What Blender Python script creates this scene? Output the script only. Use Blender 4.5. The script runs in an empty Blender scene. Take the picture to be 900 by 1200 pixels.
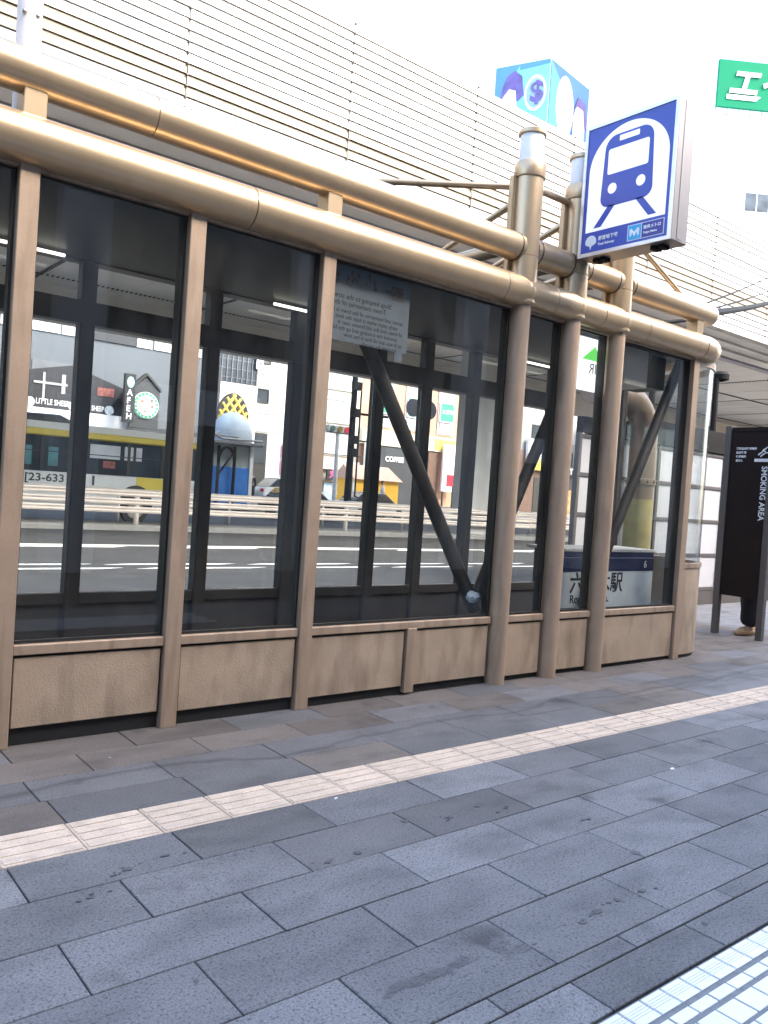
import bpy, bmesh, math, random
from mathutils import Vector, Matrix
R = math.radians
rnd = random.Random(7)
S = bpy.context.scene
COL = S.collection

# ------------------------------------------------------------------ camera
cam_d = bpy.data.cameras.new("camera")
cam = bpy.data.objects.new("camera", cam_d)
COL.objects.link(cam)
S.camera = cam
cam_d.sensor_fit = 'VERTICAL'
cam_d.sensor_height = 36
cam_d.lens = 36 * 962.05 / 1200
cam_d.clip_start = 0.05
cam_d.clip_end = 2000
_p, _r, _y = R(-1.315), R(3.893), R(39.02)
fw = Vector((math.sin(_y) * math.cos(_p), math.cos(_y) * math.cos(_p), math.sin(_p)))
r0 = Vector((math.cos(_y), -math.sin(_y), 0))
u0 = r0.cross(fw)
rv = r0 * math.cos(_r) + u0 * math.sin(_r)
uv = -r0 * math.sin(_r) + u0 * math.cos(_r)
cam.matrix_world = Matrix(((rv.x, uv.x, -fw.x, 0), (rv.y, uv.y, -fw.y, 0), (rv.z, uv.z, -fw.z, 1.55), (0, 0, 0, 1)))

# ------------------------------------------------------------------ light
SUN_EL, SUN_AZ = 42, 150      # azimuth the light comes from, clockwise from +Y
W = bpy.data.worlds.new("World")
S.world = W
W.use_nodes = True
nt = W.node_tree
bg = nt.nodes["Background"]
sky = nt.nodes.new("ShaderNodeTexSky")
sky.sky_type = 'NISHITA'
sky.sun_disc = False
sky.sun_elevation = R(SUN_EL)
sky.sun_rotation = R(SUN_AZ)
sky.dust_density = 3.0
sky.air_density = 1.0
sky.ozone_density = 0.4
nt.links.new(sky.outputs[0], bg.inputs[0])
bg.inputs[1].default_value = 0.15
sun_d = bpy.data.lights.new("sun", 'SUN')
sun_d.energy = 0.5
sun_d.angle = R(14)
sun_d.color = (1, 0.95, 0.87)
sun = bpy.data.objects.new("sun", sun_d)
COL.objects.link(sun)
_s = Vector((math.sin(R(SUN_AZ)) * math.cos(R(SUN_EL)), math.cos(R(SUN_AZ)) * math.cos(R(SUN_EL)), math.sin(R(SUN_EL))))
sun.rotation_euler = _s.to_track_quat('Z', 'Y').to_euler()
sun.location = (0, -20, 60)
S.view_settings.view_transform = 'Standard'
S.view_settings.look = 'None'
S.view_settings.exposure = 2.85
S.view_settings.gamma = 1
S.cycles.max_bounces = 10
S.cycles.transparent_max_bounces = 16
S.cycles.caustics_reflective = False
S.cycles.caustics_refractive = False

# ------------------------------------------------------------------ materials
MATS = {}
def mat(name, col, rough=0.6, metal=0.0, var=0.12, scale=6.0, bump=0.0, bscale=60.0, dirt=0.0, dirtcol=(0.05, 0.04, 0.03),
        dirtscale=(3, 3, 3), spec=0.5, objvar=0.0, speck=0.0, emit=0.0, blot=0.0, line=0.0):
    if name in MATS:
        return MATS[name]
    m = bpy.data.materials.new(name)
    m.use_nodes = True
    t = m.node_tree
    b = t.nodes["Principled BSDF"]
    L = t.links.new
    b.inputs["Roughness"].default_value = rough
    b.inputs["Metallic"].default_value = metal
    b.inputs["Specular IOR Level"].default_value = spec
    tc = t.nodes.new("ShaderNodeNewGeometry")
    def noise(sc, detail=4, src=None):
        n = t.nodes.new("ShaderNodeTexNoise")
        n.inputs["Scale"].default_value = sc
        n.inputs["Detail"].default_value = detail
        L(src or tc.outputs["Position"], n.inputs["Vector"])
        return n
    def mixc(fac, a, bb, mode='MIX'):
        x = t.nodes.new("ShaderNodeMix")
        x.data_type = 'RGBA'
        x.blend_type = mode
        for i, v in ((0, fac), (6, a), (7, bb)):
            if hasattr(v, 'is_linked'):
                L(v, x.inputs[i])
            else:
                x.inputs[i].default_value = v if i == 0 else (*v[:3], 1)
        return x.outputs[2]
    def ramp(val, lo, hi, a=0.0, b2=1.0):
        x = t.nodes.new("ShaderNodeMapRange")
        L(val, x.inputs[0])
        x.inputs[1].default_value = lo; x.inputs[2].default_value = hi
        x.inputs[3].default_value = a; x.inputs[4].default_value = b2
        return x.outputs[0]
    n1 = noise(scale)
    c = mixc(ramp(n1.outputs[0], 0.25, 0.75), tuple(v * (1 - var) for v in col), tuple(min(1, v * (1 + var)) for v in col))
    if objvar:
        oi = t.nodes.new("ShaderNodeObjectInfo")
        k = ramp(oi.outputs["Random"], 0, 1, 1 - objvar, 1 + objvar)
        cc = t.nodes.new("ShaderNodeCombineColor")
        for i in range(3):
            L(k, cc.inputs[i])
        c = mixc(1.0, c, cc.outputs[0], 'MULTIPLY')
    if speck:
        n2 = noise(130, 3)
        c = mixc(ramp(n2.outputs[0], 0.35, 0.7, 0, 1), c, mixc(1.0, c, (1 + speck, 1 + speck, 1 + speck), 'MULTIPLY'))
        n3 = noise(85, 2)
        c = mixc(ramp(n3.outputs[0], 0.56, 0.66, 0, speck), c, tuple(v * 0.35 for v in col))
    if dirt:
        mp = t.nodes.new("ShaderNodeMapping")
        mp.inputs["Scale"].default_value = dirtscale
        L(tc.outputs["Position"], mp.inputs[0])
        n4 = noise(1.0, 6, mp.outputs[0])
        f = ramp(n4.outputs[0], 0.48, 0.75, 0, dirt)
        c = mixc(f, c, dirtcol)
        rr = ramp(f, 0, 1, rough, min(1, rough + 0.35))
        L(rr, b.inputs["Roughness"])
    if blot:
        nb = noise(2.6, 5)
        nb2 = noise(0.9, 2)
        f1 = ramp(nb.outputs[0], 0.60, 0.66, 0, blot)
        f2 = ramp(nb2.outputs[0], 0.5, 0.6, 0, 1)
        mm = t.nodes.new("ShaderNodeMath"); mm.operation = 'MULTIPLY'
        L(f1, mm.inputs[0]); L(f2, mm.inputs[1])
        c = mixc(mm.outputs[0], c, tuple(v * .3 for v in col))
        ng = noise(17, 1)
        c = mixc(ramp(ng.outputs[0], 0.775, 0.79, 0, .55), c, tuple(v * .25 for v in col))
        nh = noise(23, 1)
        c = mixc(ramp(nh.outputs[0], 0.80, 0.81, 0, .5), c, (.5, .5, .5))
    if line:
        sp = t.nodes.new("ShaderNodeSeparateXYZ"); L(tc.outputs["Position"], sp.inputs[0])
        nl = noise(0.9, 3)
        m1 = t.nodes.new("ShaderNodeMath"); m1.operation = 'MULTIPLY_ADD'; m1.inputs[1].default_value = -.55; L(nl.outputs[0], m1.inputs[0]); L(sp.outputs[1], m1.inputs[2])
        m2 = t.nodes.new("ShaderNodeMath"); m2.operation = 'SUBTRACT'; m2.inputs[1].default_value = 3.80; L(m1.outputs[0], m2.inputs[0])
        m3 = t.nodes.new("ShaderNodeMath"); m3.operation = 'ABSOLUTE'; L(m2.outputs[0], m3.inputs[0])
        c = mixc(ramp(m3.outputs[0], 0.0, 0.035, line, 0), c, tuple(v * .3 for v in col))
    L(c, b.inputs["Base Color"])
    if bump:
        n5 = noise(bscale, 3)
        bp = t.nodes.new("ShaderNodeBump")
        bp.inputs["Strength"].default_value = bump
        bp.inputs["Distance"].default_value = 0.01
        L(n5.outputs[0], bp.inputs["Height"])
        L(bp.outputs[0], b.inputs["Normal"])
    if emit:
        L(c, b.inputs["Emission Color"])
        b.inputs["Emission Strength"].default_value = emit
    MATS[name] = m
    return m

def glass_mat(name, tint, rough=0.01, dust=0.05, ior=1.45):
    m = bpy.data.materials.new(name)
    m.use_nodes = True
    t = m.node_tree
    t.nodes.remove(t.nodes["Principled BSDF"])
    L = t.links.new
    out = t.nodes["Material Output"]
    tr = t.nodes.new("ShaderNodeBsdfTransparent"); tr.inputs[0].default_value = (*tint, 1)
    gl = t.nodes.new("ShaderNodeBsdfGlossy"); gl.inputs["Roughness"].default_value = rough
    lw = t.nodes.new("ShaderNodeLayerWeight"); lw.inputs[0].default_value = 0.5
    pw = t.nodes.new("ShaderNodeMath"); pw.operation = 'POWER'; pw.inputs[1].default_value = 4.0
    L(lw.outputs["Facing"], pw.inputs[0])
    ma = t.nodes.new("ShaderNodeMath"); ma.operation = 'MULTIPLY_ADD'; ma.inputs[1].default_value = 0.8; ma.inputs[2].default_value = 0.028
    L(pw.outputs[0], ma.inputs[0])
    mx = t.nodes.new("ShaderNodeMixShader")
    L(ma.outputs[0], mx.inputs[0]); L(tr.outputs[0], mx.inputs[1]); L(gl.outputs[0], mx.inputs[2])
    df = t.nodes.new("ShaderNodeBsdfDiffuse"); df.inputs[0].default_value = (0.55, 0.56, 0.56, 1)
    g = t.nodes.new("ShaderNodeNewGeometry")
    mp = t.nodes.new("ShaderNodeMapping"); mp.inputs["Scale"].default_value = (5, 5, 1.2)
    L(g.outputs["Position"], mp.inputs[0])
    n = t.nodes.new("ShaderNodeTexNoise"); n.inputs["Scale"].default_value = 1.3; n.inputs["Detail"].default_value = 7
    L(mp.outputs[0], n.inputs["Vector"])
    r = t.nodes.new("ShaderNodeMapRange")
    L(n.outputs[0], r.inputs[0]); r.inputs[1].default_value = 0.4; r.inputs[2].default_value = 0.8
    r.inputs[3].default_value = dust * 0.25; r.inputs[4].default_value = dust * 1.8
    m2 = t.nodes.new("ShaderNodeMixShader")
    L(r.outputs[0], m2.inputs[0]); L(mx.outputs[0], m2.inputs[1]); L(df.outputs[0], m2.inputs[2])
    L(m2.outputs[0], out.inputs[0])
    return m

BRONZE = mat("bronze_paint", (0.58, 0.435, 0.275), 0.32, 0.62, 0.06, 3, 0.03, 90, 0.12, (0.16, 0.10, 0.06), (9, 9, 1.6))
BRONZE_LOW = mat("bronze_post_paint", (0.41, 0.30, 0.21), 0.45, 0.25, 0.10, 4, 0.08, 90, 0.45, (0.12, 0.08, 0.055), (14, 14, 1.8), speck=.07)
PANEL = mat("stained_panel", (0.42, 0.32, 0.225), 0.55, 0.1, 0.14, 4, 0.3, 120, 0.55, (0.13, 0.09, 0.062), (7, 7, 1.9), speck=.12)
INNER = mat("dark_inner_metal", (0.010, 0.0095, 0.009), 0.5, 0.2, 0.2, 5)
MULLION = mat("dark_bronze_mullion", (0.046, 0.038, 0.033), 0.5, 0.2, 0.2, 5)
BLACK = mat("black_gap", (0.012, 0.012, 0.012), 0.7)
RUBBER = mat("black_gasket", (0.02, 0.02, 0.02), 0.5)
GRANITE = mat("grey_granite", (0.156, 0.155, 0.157), 0.75, 0, 0.13, 2.2, 0.35, 140, 0.42, (0.055, 0.055, 0.058), (2.4, 5, 1), 0.2, 0.2, 0.6, blot=.6)
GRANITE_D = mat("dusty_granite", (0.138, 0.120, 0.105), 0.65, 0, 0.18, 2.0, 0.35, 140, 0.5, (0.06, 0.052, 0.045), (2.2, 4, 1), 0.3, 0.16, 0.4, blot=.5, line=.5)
GRANITE_M = mat("shade_toned_granite", (0.128, 0.126, 0.125), 0.6, 0, 0.15, 2.0, 0.35, 140, 0.45, (0.055, 0.052, 0.05), (2.2, 4, 1), 0.3, 0.18, 0.5, blot=.6, line=.5)  # darker base tone: shade on the middle rows put into the colour
GROUT = mat("dark_joint", (0.03, 0.03, 0.032), 0.9, 0, 0.3, 20)
TACTILE = mat("tactile_stone", (0.62, 0.50, 0.385), 0.7, 0, 0.10, 8, 0.5, 160, 0.4, (0.36, 0.29, 0.25), (9, 16, 1), 0.3, 0.07, 0.2)
WHITETILE = mat("white_tile", (0.80, 0.82, 0.82), 0.35, 0, 0.03, 9, 0, 60, 0.15, (0.5, 0.5, 0.5), (9, 9, 1), 0.5, 0.03)
GREYGROUT = mat("grey_grout", (0.20, 0.21, 0.22), 0.9, 0, 0.2, 30)
ASPHALT = mat("asphalt", (0.055, 0.056, 0.058), 0.85, 0, 0.2, 1.2, 0.5, 300, 0.3, (0.09, 0.088, 0.082), (0.5, 1.5, 1), 0.3, 0, 0.4)
KERB = mat("kerb_concrete", (0.30, 0.29, 0.27), 0.8, 0, 0.15, 4, 0.2, 90)
PAINTW = mat("road_paint", (0.78, 0.78, 0.75), 0.6, 0, 0.08, 12, 0, 60, 0.4, (0.35, 0.35, 0.34), (6, 6, 1))
STEEL = mat("stainless_steel", (0.36, 0.33, 0.31), 0.42, 0.8, 0.06, 2)
SIGNW = mat("sign_white", (0.86, 0.86, 0.86), 0.3, 0, 0.01, 3)
SIGNB = mat("sign_blue", (0.045, 0.085, 0.43), 0.3, 0, 0.03, 3)
SIGNLB = mat("sign_light_blue", (0.04, 0.42, 0.72), 0.3, 0, 0.03, 3)
SIGNNAVY = mat("sign_navy", (0.05, 0.05, 0.30), 0.3, 0, 0.03, 3)
NAVY = mat("navy_panel", (0.012, 0.016, 0.06), 0.35, 0, 0.1, 4)
TXTBLACK = mat("print_black", (0.015, 0.015, 0.017), 0.6)
FROST = mat("frosted_lamp_glass", (0.93, 0.92, 0.90), 0.25, 0, 0.02, 5)
CLAD = mat("cladding_white", (0.42, 0.41, 0.39), 0.5, 0.1, 0.05, 1.2, 0, 60, 0.25, (0.33, 0.31, 0.28), (0.6, 0.6, 3))
CLADG = mat("cladding_pale_grey", (0.34, 0.33, 0.32), 0.5, 0.2, 0.06, 1.2, 0, 60, 0.25, (0.4, 0.38, 0.35), (0.6, 0.6, 3))
CLADY = mat("cladding_cream", (0.15, 0.125, 0.085), 0.5, 0.1, 0.06, 0.7, 0, 60, 0.35, (0.17, 0.15, 0.12), (0.4, 0.4, 1))
SOFFIT = mat("soffit_metal", (0.80, 0.76, 0.70), 0.42, 0.35, 0.1, 0.4, 0, 60, 0.4, (0.6, 0.56, 0.5), (0.5, 0.2, 1))
GIRDER = mat("girder_paint", (0.66, 0.61, 0.54), 0.6, 0.1, 0.1, 0.5)
CONC = mat("pier_concrete", (0.52, 0.50, 0.46), 0.85, 0, 0.1, 1.2, 0.2, 40, 0.35, (0.33, 0.31, 0.28), (2, 2, 0.4))
RAILC = mat("guardrail_cream", (0.85, 0.75, 0.66), 0.5, 0.1, 0.07, 2, 0, 60, 0.35, (0.42, 0.34, 0.27), (1.5, 1.5, 8))
POLEW = mat("pale_pole_paint", (0.75, 0.68, 0.62), 0.4, 0.1, 0.06, 4, 0, 60, 0.3, (0.5, 0.4, 0.33), (9, 9, 2))
DARKMETAL = mat("dark_metal", (0.016, 0.015, 0.015), 0.75, 0.0, 0.2, 5, spec=0.15)
GREYMETAL = mat("warm_grey_post", (0.11, 0.098, 0.09), 0.5, 0.2, 0.1, 5)
SMOKEB = mat("dark_brown_board", (0.018, 0.011, 0.0095), 0.7, 0, 0.15, 5, spec=0.2)
WHITEPANEL = mat("frosted_white_panel", (0.5, 0.5, 0.51), 0.4, 0, 0.03, 2)
RED = mat("red_paint", (0.55, 0.03, 0.03), 0.4)
GLASS = glass_mat("tinted_glass", (0.94, 0.955, 0.95), dust=0.012)
GLASSC = glass_mat("clear_curved_glass", (0.94, 0.96, 0.96), dust=0.04, rough=0.03)
WINGLASS = mat("window_glass_dark", (0.05, 0.06, 0.07), 0.08, 0, 0.3, 1.5)
WINPALE = mat("window_glass_pale", (0.42, 0.47, 0.47), 0.15, 0, 0.25, 1.2)
WINCREAM = mat("window_blind_cream", (0.75, 0.72, 0.62), 0.3, 0, 0.12, 1.5)

# ------------------------------------------------------------------ mesh helpers
def BM():
    return bmesh.new()

def bx(bm, x0, x1, y0, y1, z0, z1, bev=0.0, M=None):
    x0, x1 = min(x0, x1), max(x0, x1); y0, y1 = min(y0, y1), max(y0, y1); z0, z1 = min(z0, z1), max(z0, z1)
    v = [bm.verts.new((x, y, z)) for z in (z0, z1) for y in (y0, y1) for x in (x0, x1)]
    fs = [bm.faces.new([v[i] for i in f]) for f in ((0, 2, 3, 1), (4, 5, 7, 6), (0, 1, 5, 4), (2, 6, 7, 3), (0, 4, 6, 2), (1, 3, 7, 5))]
    if M is not None:
        for q in v:
            q.co = M @ q.co
    if bev:
        es = list({e for f in fs for e in f.edges})
        bmesh.ops.bevel(bm, geom=es, offset=bev, segments=1, affect='EDGES')
    return bm

def ring_tube(bm, pts, rad, seg=12, caps=True):
    """tube along a list of points; rad may be a list"""
    pts = [Vector(p) for p in pts]
    rads = rad if isinstance(rad, (list, tuple)) else [rad] * len(pts)
    rings = []
    up = None
    for i, p in enumerate(pts):
        if i == 0: d = pts[1] - pts[0]
        elif i == len(pts) - 1: d = pts[-1] - pts[-2]
        else: d = (pts[i + 1] - p).normalized() + (p - pts[i - 1]).normalized()
        d.normalize()
        if up is None:
            up = Vector((0, 0, 1)) if abs(d.z) < 0.9 else Vector((1, 0, 0))
        a = d.cross(up).normalized(); b = a.cross(d).normalized(); up = b
        rings.append([bm.verts.new(p + (a * math.cos(2 * math.pi * k / seg) + b * math.sin(2 * math.pi * k / seg)) * rads[i]) for k in range(seg)])
    for i in range(len(rings) - 1):
        for k in range(seg):
            f = bm.faces.new((rings[i][k], rings[i][(k + 1) % seg], rings[i + 1][(k + 1) % seg], rings[i + 1][k]))
            f.smooth = True
    if caps:
        bm.faces.new(rings[0][::-1]); bm.faces.new(rings[-1])
    return bm

def round_end_tube(bm, a, b, r, seg=20, ra=True, rb=True, k=0.05):
    a = Vector(a); b = Vector(b); d = (b - a).normalized()
    pts, rads = [], []
    if ra:
        for t in (0, 30, 60):
            pts.append(a + d * k * (1 - math.cos(R(t)))); rads.append(max(0.01, r - k + k * math.sin(R(t))))
    pts.append(a + d * (k if ra else 0)); rads.append(r)
    pts.append(b - d * (k if rb else 0)); rads.append(r)
    if rb:
        for t in (60, 30, 0):
            pts.append(b - d * k * (1 - math.cos(R(t)))); rads.append(max(0.01, r - k + k * math.sin(R(t))))
    return ring_tube(bm, pts, rads, seg)

def lathe(bm, prof, seg=20, c=(0, 0, 0)):
    cx, cy, cz = c
    rings = [[bm.verts.new((cx + r * math.cos(2 * math.pi * k / seg), cy + r * math.sin(2 * math.pi * k / seg), cz + z)) for k in range(seg)] for r, z in prof]
    for i in range(len(rings) - 1):
        for k in range(seg):
            f = bm.faces.new((rings[i][k], rings[i][(k + 1) % seg], rings[i + 1][(k + 1) % seg], rings[i + 1][k])); f.smooth = True
    bm.faces.new(rings[0][::-1]); bm.faces.new(rings[-1])
    return bm

def plate(bm, pts, o, ux, uy, d=0.003):
    """flat outline pts (s,t) extruded by d; o origin, ux,uy axes; thickness goes along ux x uy"""
    o = Vector(o); ux = Vector(ux); uy = Vector(uy); n = ux.cross(uy).normalized()
    a = [bm.verts.new(o + ux * s + uy * t) for s, t in pts]
    b = [bm.verts.new(o + ux * s + uy * t + n * d) for s, t in pts]
    bm.faces.new(a[::-1]); bm.faces.new(b)
    for i in range(len(a)):
        j = (i + 1) % len(a)
        bm.faces.new((a[i], a[j], b[j], b[i]))
    return bm

def fix(bm):
    bmesh.ops.recalc_face_normals(bm, faces=bm.faces)

def autosmooth(me, ang=35):
    for p in me.polygons: p.use_smooth = True
    try:
        me.set_sharp_from_angle(angle=R(ang))
    except Exception:
        pass

def obj(name, bm, m, parent=None, loc=None, smooth=False, kind=None):
    me = bpy.data.meshes.new(name)
    fix(bm)
    bm.to_mesh(me); bm.free()
    if smooth: autosmooth(me)
    me.materials.append(m)
    return link(name, me, parent, loc, kind)

def link(name, me, parent=None, loc=None, kind=None):
    o = bpy.data.objects.new(name, me)
    COL.objects.link(o)
    if parent is not None:
        o.parent = parent
        if loc is None:
            # meshes are written in the coordinates of the place: cancel the parent's own position
            q = Vector((0, 0, 0)); p = parent
            while p is not None:
                q += p.location; p = p.parent
            o.location = -q
    if loc is not None:
        o.location = loc
    if kind: o["kind"] = kind
    return o

def thing(name, label, cat, loc=(0, 0, 0), rz=0, group=None):
    o = bpy.data.objects.new(name, None)
    o.empty_display_size = 0.2
    COL.objects.link(o)
    o.location = loc; o.rotation_euler = (0, 0, rz)
    o["label"] = label; o["category"] = cat
    if group: o["group"] = group
    return o

def tag(o, label, cat, group=None):
    o["label"] = label; o["category"] = cat
    if group: o["group"] = group
    return o

def struct(name, bm, m, parent=None, smooth=False):
    o = obj(name, bm, m, parent, smooth=smooth)
    if parent is None: o["kind"] = 'structure'
    return o

def copy_thing(root, loc, rz=None, label=None):
    r = root.copy(); COL.objects.link(r); r.location = loc
    if rz is not None: r.rotation_euler = (0, 0, rz)
    if label: r["label"] = label
    for ch in list(root.children):
        c = ch.copy(); COL.objects.link(c); c.parent = r
        for g in list(ch.children):
            d = g.copy(); COL.objects.link(d); d.parent = c
    return r

def text(name, s, size, o, right, up, m, parent=None, align='LEFT', depth=0.001, bold=0.0, shear=0.0, sx=1.0):
    c = bpy.data.curves.new(name, 'FONT')
    c.body = s; c.size = size; c.extrude = depth; c.offset = bold; c.align_x = align; c.align_y = 'BOTTOM_BASELINE' if False else 'BOTTOM'
    c.shear = shear; c.resolution_u = 3
    t = bpy.data.objects.new(name, c); COL.objects.link(t)
    dg = bpy.context.evaluated_depsgraph_get()
    me = bpy.data.meshes.new_from_object(t.evaluated_get(dg))
    bpy.data.objects.remove(t)
    right = Vector(right).normalized(); up = Vector(up).normalized(); n = right.cross(up)
    if n.length < 0.5: n = Vector((0, 0, 1))
    Mx = Matrix(((right.x * sx, up.x, n.x, o[0]), (right.y * sx, up.y, n.y, o[1]), (right.z * sx, up.z, n.z, o[2]), (0, 0, 0, 1)))
    me.transform(Mx)
    me.materials.clear(); me.materials.append(m)
    return link(name, me, parent)

def arc(cx, cy, rx, ry, a0, a1, n):
    return [(cx + rx * math.cos(R(a0 + (a1 - a0) * i / n)), cy + ry * math.sin(R(a0 + (a1 - a0) * i / n))) for i in range(n + 1)]

def rrect(x0, y0, x1, y1, r, n=5):
    return arc(x1 - r, y1 - r, r, r, 0, 90, n) + arc(x0 + r, y1 - r, r, r, 90, 180, n) + arc(x0 + r, y0 + r, r, r, 180, 270, n) + arc(x1 - r, y0 + r, r, r, 270, 360, n)

XF, XB, ZU = (1, 0, 0), (-1, 0, 0), (0, 0, 1)
YB = (0, -1, 0)

# ================================================================== GROUND
ground = struct("ground", bx(BM(), -400, 600, 40, 900, -0.8, 0.42), KERB)
pavement = struct("pavement", bx(BM(), -40, 130, -30, 8.6, -0.35, -0.035), GROUT)
# plain stone sheet where joints are too far to tell apart
far_pave = struct("far_paving", bx(BM(), 11.07, 130, 1.5, 8.6, -0.034, 0.0), GRANITE, pavement)
ROWS = [1.436, 1.61, 1.70, 2.033, 2.358, 2.679, 2.999, 3.312, None, 3.616, 3.912, 4.206, 4.50, 4.80]
slab_mesh = {}
def slab(x0, x1, y0, y1, m):
    w, d = round(x1 - x0, 3), round(y1 - y0, 3)
    key = (w, d, m.name)
    if key not in slab_mesh:
        b = bx(BM(), -w / 2 + .003, w / 2 - .003, -d / 2 + .003, d / 2 - .003, -0.034, 0, 0.0025)
        o = obj("paving_slab", b, m, pavement, loc=((x0 + x1) / 2, (y0 + y1) / 2, 0))
        slab_mesh[key] = o.data
    else:
        o = link("paving_slab", slab_mesh[key], pavement, loc=((x0 + x1) / 2, (y0 + y1) / 2, 0))
    o.location.z = rnd.uniform(-0.0012, 0.0012)
    o.rotation_euler.z = rnd.uniform(-0.001, 0.001)
P = 0.679
phase = {1.436: 0.18, 1.61: 1.92, 1.70: 0.23, 2.033: 1.25, 2.358: 0.92, 2.679: 1.25, 2.999: 0.92, 3.616: 1.25, 3.912: 1.222, 4.206: 0.9, 4.50: 1.25}
for a, b in zip(ROWS[:-1], ROWS[1:]):
    if a is None or b is None: continue
    if a == 3.312: continue
    ph = phase[a]
    x = ph - P * math.ceil((ph - 0.0) / P)
    mt = None
    while x < 11.0:
        x1 = min(x + P, 11.07)
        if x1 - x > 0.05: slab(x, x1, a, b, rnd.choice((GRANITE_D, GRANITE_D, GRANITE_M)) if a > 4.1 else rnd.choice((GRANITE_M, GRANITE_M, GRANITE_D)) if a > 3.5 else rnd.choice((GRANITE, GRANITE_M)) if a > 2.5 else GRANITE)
        x = x1
# strip beyond the shelter's end
for k in range(5):
    for i in range(5):
        if k and i == 0: continue
        a = 4.80 + k * 0.3
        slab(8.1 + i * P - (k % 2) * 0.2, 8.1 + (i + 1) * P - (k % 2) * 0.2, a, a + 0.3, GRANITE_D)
b = BM()
bx(b, 8.4, 11.07, 6.0, 8.6, -0.034, -0.004)
bx(b, -30, 11.07, 6.8, 8.6, -0.034, -0.004) if False else None
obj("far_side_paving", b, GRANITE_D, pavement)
# tactile strip
tt = BM()
bx(tt, -.165, .165, -.149, .149, -0.034, 0.001, 0.003)
for k in range(4):
    y = -.149 + .0375 + k * .0747
    bx(tt, -.155, .155, y - .026, y + .026, 0.001, 0.0055, 0.002)
t0 = None
x = 1.238 - 0.3345 * 4
while x < 14.5:
    xc = x + 0.167
    if t0 is None: t0 = obj("tactile_tile", tt, TACTILE, pavement, loc=(xc, 3.464, 0))
    else: link("tactile_tile", t0.data, pavement, loc=(xc, 3.464, rnd.uniform(-.001, .001)))
    x += 0.3345
# white tiles nearest the camera
obj("tile_bed", bx(BM(), 0, 12, 0.2, 1.428, -0.034, -0.004), GREYGROUT, pavement)
PX = 0.1135
def tile_row(y0, y1, groove, shift=0.0, wide=1):
    me = None
    for i in range(-6 * 1, 22):
        x0 = 2.217 + (i * wide) * PX + shift
        if x0 < 1.6 or x0 > 4.3: continue
        w = PX * wide - 0.009; d = (y1 - y0) - 0.009
        if me is None:
            bb = BM()
            if groove:
                bx(bb, -w / 2, w / 2, -d / 2, d / 2, -0.02, -0.002, 0.001)
                for (q0, q1) in ((0, .36), (.385, .49), (.515, .62), (.645, .75), (.775, 1)):
                    bx(bb, -w / 2 + .001, w / 2 - .001, -d / 2 + d * q0, -d / 2 + d * q1, -0.002, 0.0006)
            else:
                bx(bb, -w / 2, w / 2, -d / 2, d / 2, -0.02, 0.0, 0.0015)
            me = obj("white_tile", bb, WHITETILE, pavement, loc=(x0 + w / 2, (y0 + y1) / 2, 0)).data
        else:
            link("white_tile", me, pavement, loc=(x0 + w / 2, (y0 + y1) / 2, rnd.uniform(-.0006, .0006)))
yy = 1.424
tile_row(1.333, yy, True)
tile_row(1.272, 1.322, False)
tile_row(1.170, 1.262, False, PX * .5)
tile_row(1.070, 1.165, False)
tile_row(1.010, 1.062, False)
tile_row(0.905, 1.000, False, PX * .5)
tile_row(0.80, 0.9, False)
# damp drip marks
DAMP = mat("damp_granite", (0.098, 0.098, 0.101), 0.5, 0, 0.13, 2.2, 0.35, 140, 0.42, (0.05, 0.05, 0.052), (2.4, 5, 1), 0.3, 0, 0.5)
b = BM()
drng = random.Random(3)
zl = [0.0016]
def drip(x, y, r, ex=1.0):
    zl[0] += 0.00002
    n = 14; ph = [drng.uniform(.55, 1.15) for _ in range(n)]
    ph = [(ph[i] + ph[i - 1] + ph[(i + 1) % n]) / 3 for i in range(n)]
    vs = [b.verts.new((x + r * ex * ph[i] * math.cos(2 * math.pi * i / n), y + r * ph[i] * math.sin(2 * math.pi * i / n), zl[0]))  for i in range(n)]
    b.faces.new(vs)
for i, (x, y) in enumerate([(2.225, 1.829), (2.181, 1.889), (1.714, 1.889), (1.795, 1.88), (1.886, 1.877), (1.987, 1.882), (2.567, 1.824), (2.685, 1.847), (2.835, 1.855), (2.989, 1.852), (1.109, 2.924), (1.309, 3.064), (1.243, 3.044), (1.729, 2.967), (2.032, 2.717), (2.189, 2.718), (2.815, 2.808), (3.152, 2.755), (3.042, 2.841), (2.589, 2.876), (1.486, 3.1), (1.164, 3.554), (3.422, 2.443), (3.285, 2.08)]):
    big = i < 6
    if i == 21: continue
    drip(x, y, .026 if big else drng.uniform(.008, .018), 2.2 if big else 1.5)
    for k in range(6 if big else 3):
        drip(x + drng.uniform(-.08, .08), y + drng.uniform(-.025, .025), drng.uniform(.003, .010), 1.4)
obj("damp_marks", b, DAMP, pavement, kind="stuff")
# litter
for i, (x, y, w) in enumerate([(4.52, 2.66, .035), (2.45, 3.26, .02), (6.2, 4.33, .02), (3.1, 4.1, .015), (7.6, 4.4, .02), (1.1, 2.45, .008), (1.75, 2.72, .01)][:2]):
    b = BM(); plate(b, [(0, 0), (w, .004), (w * 1.3, w * .5), (w * .7, w * .7), (w * .1, w * .45)], (x, y, 0.0025), XF, (0, 1, 0), 0.004)
    tag(obj("paper_scrap", b, SIGNW), ["torn white paper scrap lying on the open grey slabs", "small white paper scrap at the pale tactile strip edge"][i], "litter")

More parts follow.
